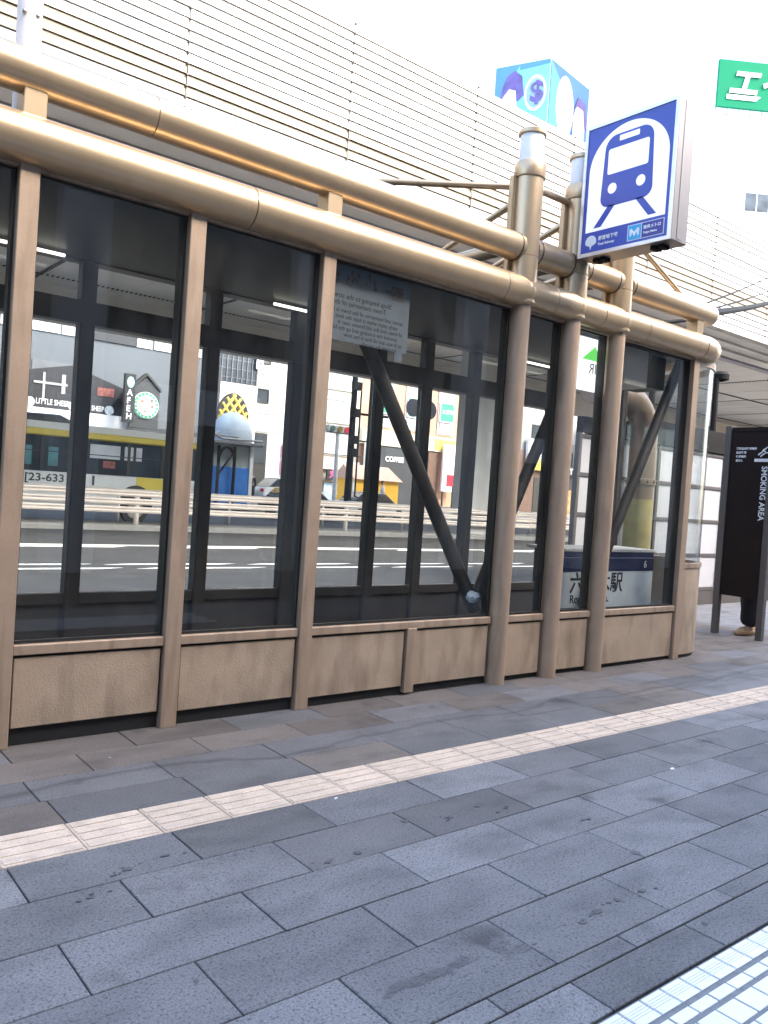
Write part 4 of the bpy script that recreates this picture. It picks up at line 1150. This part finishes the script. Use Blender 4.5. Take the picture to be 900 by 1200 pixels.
hl = thing("overhead_road_lamps", "pair of dark teardrop road lamps on a pole under the expressway", "street lamp", (33.2, 34, 0))
obj("pole", ring_tube(BM(), [(33.1, 34, .2), (33.1, 34, 7.6), (33.1, 34, 7.9)], .09, 8), DARKMETAL, hl, smooth=True)
for x0, x1, z in ((33.0, 31.6, 7.75), (33.2, 34.6, 8.05)):
    b = BM(); ring_tube(b, [(x0, 34, z), (x0 + (x1 - x0) * .4, 34, z + .05), (x0 + (x1 - x0) * .75, 34, z + .02), (x1, 34, z - .05)], [.05, .2, .3, .12], 10); obj("lamp_head", b, DARKMETAL, hl, smooth=True)

# ------------------------------------------------------------------ bus
bus = thing("city_bus", "white and yellow city bus with dark windows beyond the guardrail", "bus", (7.9, 28, 0))
BY0, BY1 = 26.8, 29.2
BX0, BX1 = 2.3, 13.5
BW = mat("bus_white", (.66, .67, .66), .3, 0, .04, 1); BYL = mat("bus_yellow", (.62, .49, .08), .3, 0, .05, 1); BG = mat("bus_window", (.025, .035, .045), .08, 0, .5, 1.2)
b = BM(); bx(b, BX0, BX1, BY0, BY1, .35, 1.52, .06); obj("lower_body", b, BW, bus)
obj("cabin", bx(BM(), BX0 + .02, BX1 - .02, BY0 + .03, BY1 - .03, 1.53, 2.635), BG, bus)
obj("yellow_band", bx(BM(), BX0, BX1, BY0 - .005, BY1 + .005, 2.64, 2.86, .04), BYL, bus)
b = BM(); pr = [(BX0 + .05, 2.865), (BX1 - .05, 2.865), (BX1 - .3, 3.08), (BX0 + .3, 3.10)]
plate(b, pr, (0, BY1 - .1, 0), XF, ZU, 2.2); obj("roof", b, BW, bus)
b = BM(); ring_tube(b, [(7.0, 28.0, 3.14), (7.3, 28, 3.2), (8.6, 28, 3.22), (9.2, 28, 3.14)], [.1, .45, .5, .1], 12)
for v_ in b.verts: v_.co.z = 3.1 + max(0, (v_.co.z - 3.1)) * .5
obj("roof_unit", b, mat("roof_unit_dark", (.06, .065, .07), .5), bus)
for x in (3.6, 5.0, 6.4, 7.8, 9.2, 10.6, 11.8, 12.9):
    obj("window_pillar", bx(BM(), x - .05, x + .05, BY0 + .005, BY0 + .03, 1.53, 2.6), mat("pillar_black", (.012, .012, .014), .4), bus)
PALE_AD = mat("bus_window_ad", (.45, .48, .52), .5, 0, .2, 2)
for x0, x1 in ((9.3, 10.3), (10.45, 10.75), (10.85, 11.05)):
    obj("window_notice", bx(BM(), x0, x1, BY0 + .01, BY0 + .028, 2.05, 2.5), PALE_AD, bus)
obj("window_notice", bx(BM(), 9.75, 10.15, BY0 + .01, BY0 + .028, 1.75, 1.98), mat("dull_red", (.25, .08, .07), .6), bus)
for x0, x1 in ((4.5, 5.5), (7.0, 7.5), (8.0, 8.3)):
    obj("seat_glimpse", bx(BM(), x0, x1, BY0 + .012, BY0 + .028, 1.7, 2.3), mat("teal_reflection", (.05, .16, .18), .3, 0, .4, 3), bus)
b = BM(); plate(b, [(10.9, 1.0), (12.2, 1.0), (12.5, 1.5), (10.9, 1.52)], (0, BY0 - .002, 0), XF, ZU, .01); obj("yellow_swoosh", b, BYL, bus)
for x in (4.9, 10.9):
    w = obj("wheel", (lambda bb: (lathe(bb, [(.3, -.13), (.46, -.12), (.48, 0), (.46, .12), (.3, .13)], 20), bmesh.ops.rotate(bb, verts=bb.verts, matrix=Matrix.Rotation(R(90), 3, 'X')), bmesh.ops.translate(bb, verts=bb.verts, vec=(x, BY0 + .1, .4)), bb)[-1])(BM()), RUBBER, bus, smooth=True)
    b = BM(); lathe(b, [(.28, -.02), (.28, .02)], 16); bmesh.ops.rotate(b, verts=b.verts, matrix=Matrix.Rotation(R(90), 3, 'X')); bmesh.ops.translate(b, verts=b.verts, vec=(x, BY0 - .035, .4)); obj("rim", b, STEEL, w)
    b = BM(); plate(b, [(x - .62, .45)] + arc(x, .62, .6, .62, 180, 0, 12) + [(x + .62, .45)], (0, BY0 - .003, 0), XF, ZU, .012); obj("wheel_arch", b, TXTBLACK, bus)
text("lettering", "[23-6331]", .34, (7.3, BY0 - .01, 1.14), XF, ZU, TXTBLACK, bus, bold=.006, sx=1.15)
text("lettering", "1", .4, (9.35, BY0 - .01, 1.1), XF, ZU, TXTBLACK, bus, bold=.02)
text("lettering", "P", .4, (8.75, BY0 - .01, 1.1), XF, ZU, TXTBLACK, bus, bold=.02) if False else None
obj("tail_lamp", bx(BM(), 13.1, 13.49, BY0 - .012, BY0 - .001, 1.55, 2.0), mat("dull_red", (.25, .08, .07), .6), bus)
obj("rear_panel", bx(BM(), 13.0, 13.5, BY0 - .011, BY0, .5, 1.4), mat("bus_grey", (.4, .42, .40), .5), bus)
obj("window_rail", bx(BM(), BX0 + .02, BX1 - .02, BY0 + .004, BY0 + .03, 2.14, 2.17), mat("pillar_black", (.012, .012, .014), .4), bus)

# ------------------------------------------------------------------ cars
def make_car(label, paint, loc):
    L0 = 4.3
    x, y, z = loc
    c = thing("parked_car", label, "car", loc, 0, "cars on the far side of the road")
    side = [(-2.1, .35), (2.1, .35), (2.15, .65), (2.0, .85), (1.1, .95), (-2.0, .95), (-2.15, .7)]
    b = BM(); plate(b, side, (x, y + .85, z), XF, ZU, 1.7); bmesh.ops.bevel(b, geom=list(b.edges), offset=.05, segments=2, affect='EDGES'); obj("body", b, paint, c, smooth=True)
    cab = [(-1.75, .95), (1.15, .95), (.45, 1.42), (-1.2, 1.45)]
    b = BM(); plate(b, cab, (x, y + .75, z), XF, ZU, 1.5); bmesh.ops.bevel(b, geom=list(b.edges), offset=.04, segments=1, affect='EDGES'); obj("cabin_glass", b, WINGLASS, c, smooth=True)
    obj("roof", bx(BM(), x - 1.15, x + .42, y - .72, y + .72, z + 1.44, z + 1.49, .02), paint, c)
    for px in (-.35, ):
        obj("door_pillar", bx(BM(), x + px - .04, x + px + .04, y - .77, y + .77, z + .95, z + 1.44), paint, c)
    for wx in (-1.35, 1.35):
        for s in (-1, 1):
            b = BM(); lathe(b, [(.2, -.1), (.31, -.1), (.32, 0), (.31, .1), (.2, .1)], 16); bmesh.ops.rotate(b, verts=b.verts, matrix=Matrix.Rotation(R(90), 3, 'X')); bmesh.ops.translate(b, verts=b.verts, vec=(x + wx, y + s * .8, z + .32)); obj("wheel", b, RUBBER, c, smooth=True)
    obj("headlight", bx(BM(), x + 2.02, x + 2.17, y - .8, y - .5, z + .66, z + .8), FROST, c)
    obj("tail_light", bx(BM(), x - 2.16, x - 2.05, y - .8, y - .5, z + .68, z + .85), RED, c)
    return c
make_car("dark green car in front of the beige office storefront", mat("car_dark", (.02, .04, .04), .2), (23.0, 35.0, .05))
make_car("white car parked by the white corner building", mat("car_white", (.75, .75, .75), .2), (22.3, 37.0, .05)) if False else make_car("white car beside the pedestrian at the white corner building", mat("car_white", (.75, .75, .75), .2), (21.7, 35.6, .05)) if False else None
make_car("white car at left beside the white corner building", mat("car_white", (.75, .75, .75), .2), (25.6, 40.5, .5))
make_car("white car in front of the yellow kiosk", mat("car_white", (.75, .75, .75), .2), (28.4, 36.2, .05))

# ------------------------------------------------------------------ people
def skin_obj(name, verts, edges, radii, m, parent, sub=1):
    me = bpy.data.meshes.new(name)
    me.from_pydata(verts, edges, [])
    me.materials.append(m)
    o = link(name, me, parent, loc=(0, 0, 0))
    s = o.modifiers.new("skin", 'SKIN'); s.use_smooth_shade = True
    ss = o.modifiers.new("sub", 'SUBSURF'); ss.levels = sub; ss.render_levels = sub
    for i, r in enumerate(radii):
        sv = me.skin_vertices[0].data[i]
        sv.radius = (r, r) if not isinstance(r, tuple) else r
        sv.use_root = (i == 0)
    return o
SKIN = mat("skin", (.55, .36, .27), .6); HAIRM = mat("dark_hair", (.02, .016, .014), .6)
def person(label, loc, rz, top, trousers, shoe, group=None, stride=.12, scale=1.0, arm=0.0, sub=1):
    p = thing("person", label, "person", loc, rz, group)
    p.scale = (scale,) * 3
    d = stride
    # faces local +x ; y = left/right
    V = [(0, 0, .95), (0, 0, 1.15), (0, 0, 1.38), (0, 0, 1.50), (.01, 0, 1.58), (.02, 0, 1.66), (.01, 0, 1.74),
         (0, .10, .90), (d * .6, .10, .50), (d * .8, .10, .08), (d + .14, .10, .05),
         (0, -.10, .90), (-d * .3, -.10, .50), (-d, -.10, .10), (-d + .14, -.10, .05),
         (0, .19, 1.42), (-.02, .24, 1.14), (.08 + arm, .23, .92 + arm), (.13 + arm, .22, .83 + arm),
         (0, -.19, 1.42), (.0, -.24, 1.14), (.08, -.23, .92), (.10, -.22, .83)]
    E_ = [(0, 1), (1, 2), (2, 3), (3, 4), (4, 5), (5, 6), (0, 7), (7, 8), (8, 9), (9, 10), (0, 11), (11, 12), (12, 13), (13, 14), (2, 15), (15, 16), (16, 17), (17, 18), (2, 19), (19, 20), (20, 21), (21, 22)]
    rad = [.13, .12, .13, .05, .075, .095, .06, .085, .055, .04, .03, .085, .055, .04, .03, .055, .042, .033, .028, .055, .042, .033, .028]
    skin_obj("body", V, E_, rad, SKIN, p, sub)
    JV = [V[0], V[1], V[2], (0, 0, 1.45), V[15], V[16], V[17], V[19], V[20], V[21]]
    skin_obj("jacket", JV, [(0, 1), (1, 2), (2, 3), (2, 4), (4, 5), (5, 6), (2, 7), (7, 8), (8, 9)], [.16, .15, .16, .08, .075, .062, .052, .075, .062, .052], top, p, sub)
    TV = [V[0], V[7], V[8], (V[9][0], V[9][1], .10), V[11], V[12], (V[13][0], V[13][1], .12)]
    skin_obj("trousers", TV, [(0, 1), (1, 2), (2, 3), (0, 4), (4, 5), (5, 6)], [.15, .135, .135, .14, .135, .135, .14], trousers, p, sub)
    for q, zz in ((V[9], .0), (V[13], .0)):
        b = BM()
        ring_tube(b, [(q[0] - .08, q[1], .045), (q[0] - .02, q[1], .06), (q[0] + .08, q[1], .05), (q[0] + .16, q[1], .038), (q[0] + .20, q[1], .03)], [.03, .052, .05, .045, .022], 10)
        for vv in b.verts: vv.co.z = max(0.003, vv.co.z)
        obj("shoe", b, shoe, p, loc=(0, 0, 0), smooth=True)
    b = BM(); bmesh.ops.create_uvsphere(b, u_segments=14, v_segments=8, radius=.112, matrix=Matrix.Translation((-.012, 0, 1.70)) @ Matrix.Diagonal((1, .92, 1.0, 1)))
    bmesh.ops.delete(b, geom=[v for v in b.verts if v.co.z < 1.685 and v.co.x > -.02], context='VERTS')
    obj("hair", b, HAIRM, p, loc=(0, 0, 0), smooth=True)
    b = BM()
    for s in (-1, 1):
        bmesh.ops.create_icosphere(b, subdivisions=1, radius=.011, matrix=Matrix.Translation((.108, s * .034, 1.655)))
        bmesh.ops.create_icosphere(b, subdivisions=1, radius=.022, matrix=Matrix.Translation((.0, s * .096, 1.64)))
    bmesh.ops.create_cone(b, segments=6, radius1=.016, radius2=.004, depth=.04, cap_ends=True, matrix=Matrix.Translation((.115, 0, 1.635)))
    obj("face", b, SKIN, p, loc=(0, 0, 0))
    return p
CLOTHK = mat("black_cloth", (.012, .013, .018), .9); TAN = mat("tan_shoe_leather", (.50, .32, .17), .6); CLOTHG = mat("grey_cloth", (.2, .2, .22), .9); CLOTHW = mat("white_cloth", (.65, .65, .63), .9); CLOTHR = mat("rust_cloth", (.35, .10, .06), .9)
person("person in black trousers and tan shoes standing behind the smoking board", (10.72, 5.34, 0), R(145), CLOTHK, CLOTHK, TAN, None, .08, 1.0, .1, 2)
GP = "pedestrians across the road"
person("person in dark clothes walking beside the blue domed kiosk", (23.0, 40.3, .5), R(60), CLOTHK, CLOTHK, CLOTHK, GP)
person("person in white top in front of the yellow kiosk wall", (31.6, 39.3, .5), R(-20), CLOTHW, CLOTHG, CLOTHK, GP)
person("left of two people in dark coats under the red sign", (39.2, 39.4, .5), R(200), CLOTHK, CLOTHK, CLOTHK, GP)
person("right of two people in dark coats under the red sign", (39.95, 39.6, .5), R(180), CLOTHG, CLOTHK, CLOTHK, GP)
person("person in black coat by the lit shop doorway", (64.2, 46.5, .5), R(-90), CLOTHK, CLOTHK, CLOTHK, GP)
rp = thing("red_stall_sign", "small red sign board above the two people in dark coats", "sign", (39.3, 41, 0))
obj("board", bx(BM(), 38.6, 40.0, 41, 41.1, 2.3, 3.1), mat("stall_red", (.65, .04, .08), .5), rp); obj("post", bx(BM(), 39.25, 39.35, 41.1, 41.2, .5, 2.3), DARKMETAL, rp)
tk = thing("small_truck", "pale roadside sign stand right of the two people", "stand", (41.5, 41, 0)) if False else None

# ================================================================== SKYLINE ABOVE THE EXPRESSWAY
cube = thing("billboard_cube", "blue corner billboard with purple hair and dollar emblem on a rooftop", "billboard", (69, 66, 0))
A_ = Vector((64.9, 65.7, 0)); B_ = Vector((67.4, 60.0, 0)); C_ = Vector((75.6, 61.2, 0)); D_ = A_ + (C_ - B_)
zb, zt = 42.3, 49.24
LED_B = mat("led_blue", (.09, .26, .52), .5, 0, .1, .3); LED_C = mat("led_cyan", (.2, .58, .62), .5, 0, .15, .4); LED_W = mat("led_white", (.7, .72, .73), .5, 0, .05, .5); LED_P = mat("led_purple", (.13, .10, .32), .5, 0, .3, .9); LED_PK = mat("led_pinkish", (.80, .70, .72), .5)
b = BM()
vs = [[b.verts.new((p.x, p.y, z)) for p in (A_, B_, C_, D_)] for z in (zb, zt)]
for i in range(4): b.faces.new((vs[0][i], vs[0][(i + 1) % 4], vs[1][(i + 1) % 4], vs[1][i]))
b.faces.new(vs[1]); b.faces.new(vs[0][::-1])
obj("box", b, mat("led_frame", (.35, .45, .6), .6), cube)
SIDE = {LED_B.name: mat("led_side_blue", (.03, .085, .20), .6, 0, .1, .3, spec=.1), LED_C.name: mat("led_side_cyan", (.05, .19, .22), .6, 0, .1, .4, spec=.1), LED_P.name: mat("led_side_purple", (.05, .04, .13), .6, 0, .2, .9, spec=.1), LED_W.name: mat("led_side_white", (.30, .31, .32), .6, spec=.1), LED_PK.name: mat("led_side_pinkish", (.26, .22, .23), .6, spec=.1)}  # darkened copies: sun on the right face is offset in the colour
def bb(side, name, pts, lay, m):
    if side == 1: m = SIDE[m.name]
    o_, e_ = (A_, B_) if side == 0 else (B_, C_)
    ux = (e_ - o_); n = Vector((ux.normalized().y, -ux.normalized().x, 0))
    b = BM(); plate(b, [(s, t * (zt - zb)) for s, t in pts], Vector((o_.x, o_.y, zb)) + n * (.03 + lay * .03), ux, ZU, .02)
    return obj(name, b, m, cube)
bb(0, "screen", [(0.01, 0), (.99, 0), (.99, .99), (.01, .99)], 0, LED_C)
bb(0, "blue_field", [(0.01, .3), (.2, .55), (.45, .99), (.01, .99)], 1, LED_B)
bb(0, "blue_field", [(.45, .9), (.99, .93), (.99, .99), (.45, .99)], 1, LED_B)
bb(0, "hair_shape", [(.12, .35), (.14, .62), (.22, .82), (.36, .9), (.5, .8), (.55, .5), (.46, .42)], 2, LED_P)
bb(0, "face_shape", [(.14, .1), (.17, .5), (.28, .62), (.40, .58), (.44, .3), (.36, .05)], 3, LED_PK)
bb(0, "pale_field", [(.01, 0), (.6, 0), (.52, .25), (.35, .2), (.12, .32), (.01, .34)], 3, LED_W)
bb(0, "ring", arc(.76, .5, .20, .28, 0, 350, 24), 2, LED_W)
bb(0, "ring_field", arc(.76, .5, .16, .23, 0, 350, 24), 3, mat("led_pale_cyan", (.26, .42, .45), .5))
_ux = (B_ - A_).normalized(); _n = Vector((_ux.y, -_ux.x, 0))
_o = A_ + (B_ - A_) * .66 + _n * .2
text("lettering", "$", 3.0, (_o.x, _o.y, zb + 2.0), _ux, ZU, LED_P, cube, bold=.06, depth=.02)
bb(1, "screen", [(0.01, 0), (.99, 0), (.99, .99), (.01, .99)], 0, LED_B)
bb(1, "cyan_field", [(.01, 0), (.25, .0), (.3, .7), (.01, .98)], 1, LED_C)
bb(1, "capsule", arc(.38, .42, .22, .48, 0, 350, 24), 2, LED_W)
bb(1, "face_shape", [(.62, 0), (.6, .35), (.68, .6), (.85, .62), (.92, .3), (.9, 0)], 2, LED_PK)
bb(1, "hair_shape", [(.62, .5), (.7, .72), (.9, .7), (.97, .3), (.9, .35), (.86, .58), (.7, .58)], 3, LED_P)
obj("support_building", bx(BM(), 66, 80, 66.5, 78, .3, 43), WALLW, cube) if False else None
tb = thing("billboard_building", "pale building carrying the blue corner billboard", "building", (72, 70, 0))
b = BM()
vs = [[b.verts.new((p.x, p.y, z)) for p in (A_ + Vector((.5, .6, 0)), B_ + Vector((.3, .6, 0)), C_ + Vector((-.4, .6, 0)), D_)] for z in (.3, zb - .02)]
for i in range(4): b.faces.new((vs[0][i], vs[0][(i + 1) % 4], vs[1][(i + 1) % 4], vs[1][i]))
b.faces.new(vs[1]); obj("wall", b, WALLW, tb)
gs = thing("green_rooftop_sign", "green rooftop signboard with white katakana letters", "billboard", (106, 56, 0))
p0 = Vector((100.05, 60, 0)); pd = (Vector((105.6, 56.1, 0)) - p0).normalized(); pn = Vector((pd.y, -pd.x, 0))
b = BM(); plate(b, [(0, 55.3), (16, 55.3), (16, 61.4), (0, 61.4)], p0 - pn * .0, pd, ZU, .5); obj("board", b, mat("billboard_green", (.006, .20, .10), .6, 0, .05, .2, spec=.1), gs)
q = p0 + pn * .62 + pd * 1.2
text("lettering", "エイ", 4.2, (q.x, q.y, 56.2), pd, ZU, SIGNW, gs, bold=.12, shear=.25, depth=.05)
b = BM(); plate(b, [(1.2, 56.3), (5.2, 56.3), (5.8, 56.9), (1.2, 56.9)], p0 + pn * .55, pd, ZU, .05); obj("underline", b, SIGNW, gs)
b = BM()
for k in range(10):
    a = p0 + pd * (.5 + k * 1.6) - pn * 1.0
    ring_tube(b, [(a.x, a.y, 53), (a.x, a.y, 61)], .08, 6)
    ring_tube(b, [(a.x, a.y, 53), (a.x + pd.x * 1.5, a.y + pd.y * 1.5, 55)], .06, 6)
obj("support_lattice", b, mat("rail_pale", (.55, .56, .56), .5), gs)
tw = thing("white_tower", "white tower block with one square window under the green sign", "building", (105, 66, 0))
b = BM()
t0p = Vector((90.5, 66.5, 0)) ; ux = pd
def tplate(pts, off, d, m, name, par=tw):
    b = BM(); plate(b, pts, t0p + pn * off, ux, ZU, d); return obj(name, b, m, par)
b = BM(); plate(b, [(0, .3), (40, .3), (40, 52.9), (0, 52.9)], t0p - pn * 12, ux, ZU, 12); obj("wall", b, mat("tower_white", (.82, .82, .80), .6, 0, .03, .2), tw)
for s in (4.5, 11.0, 17.5, 24):
    tplate([(s, 20), (s + .12, 20), (s + .12, 52.9), (s, 52.9)], .02, .03, mat("joint_pale", (.5, .5, .5), .7), "wall_joint")

def tbox(x0, x1, z0, z1, off, d, m, name, par=tw):
    return tplate([(x0, z0), (x1, z0), (x1, z1), (x0, z1)], off, d, m, name, par)
TWG = mat("tower_window_glass", (.09, .11, .13), .3, 0, .5, .6, spec=.1)
for s0, z0 in ((16.5, 42.1), (21.2, 42.1), (16.5, 34.0), (21.2, 34.0)):
    w_ = tbox(s0 - .12, s0 + 3.3, z0 - .12, z0 + 2.5, .02, .08, mat("tower_frame", (.6, .6, .6), .5), "window")
    for q0, q1 in ((0, 1.5), (1.68, 3.18)):
        tbox(s0 + q0, s0 + q1, z0, z0 + 2.35, .11, .02, TWG, "pane", w_)
# ================================================================== BUILDING BEHIND THE CAMERA (shades the pavement, mirrored in the panes)
ob = thing("facing_building", "low pilastered building opposite the shelter, faintly mirrored in its panes", "building", (5, -8, 0))
obj("wall", bx(BM(), -45, 60, -16, -3.6, -.03, 11.5), mat("facing_stone", (.17, .16, .15), .7, 0, .1, .5), ob)
for k in range(-10, 14):
    for j in range(1, 3):
        x0 = k * 4.2
        obj("window", bx(BM(), x0 + .4, x0 + 3.6, -3.6, -3.56, j * 4 + .2, j * 4 + 2.8), WINGLASS, ob)
obj("shop_front", bx(BM(), -45, 60, -3.6, -3.5, .2, 3.2), WINGLASS, ob)
PIL = mat("pale_pilaster", (.62, .61, .60), .6)
for k in range(-10, 14):
    obj("pilaster", bx(BM(), k * 4.2 - .38, k * 4.2 + .38, -3.49, -3.2, 0, 11.4), PIL, ob)
    if k % 2: obj("lit_shop_sign", bx(BM(), k * 4.2 + .9, k * 4.2 + 3.3, -3.49, -3.4, 2.5, 3.1), SIGNW, ob)
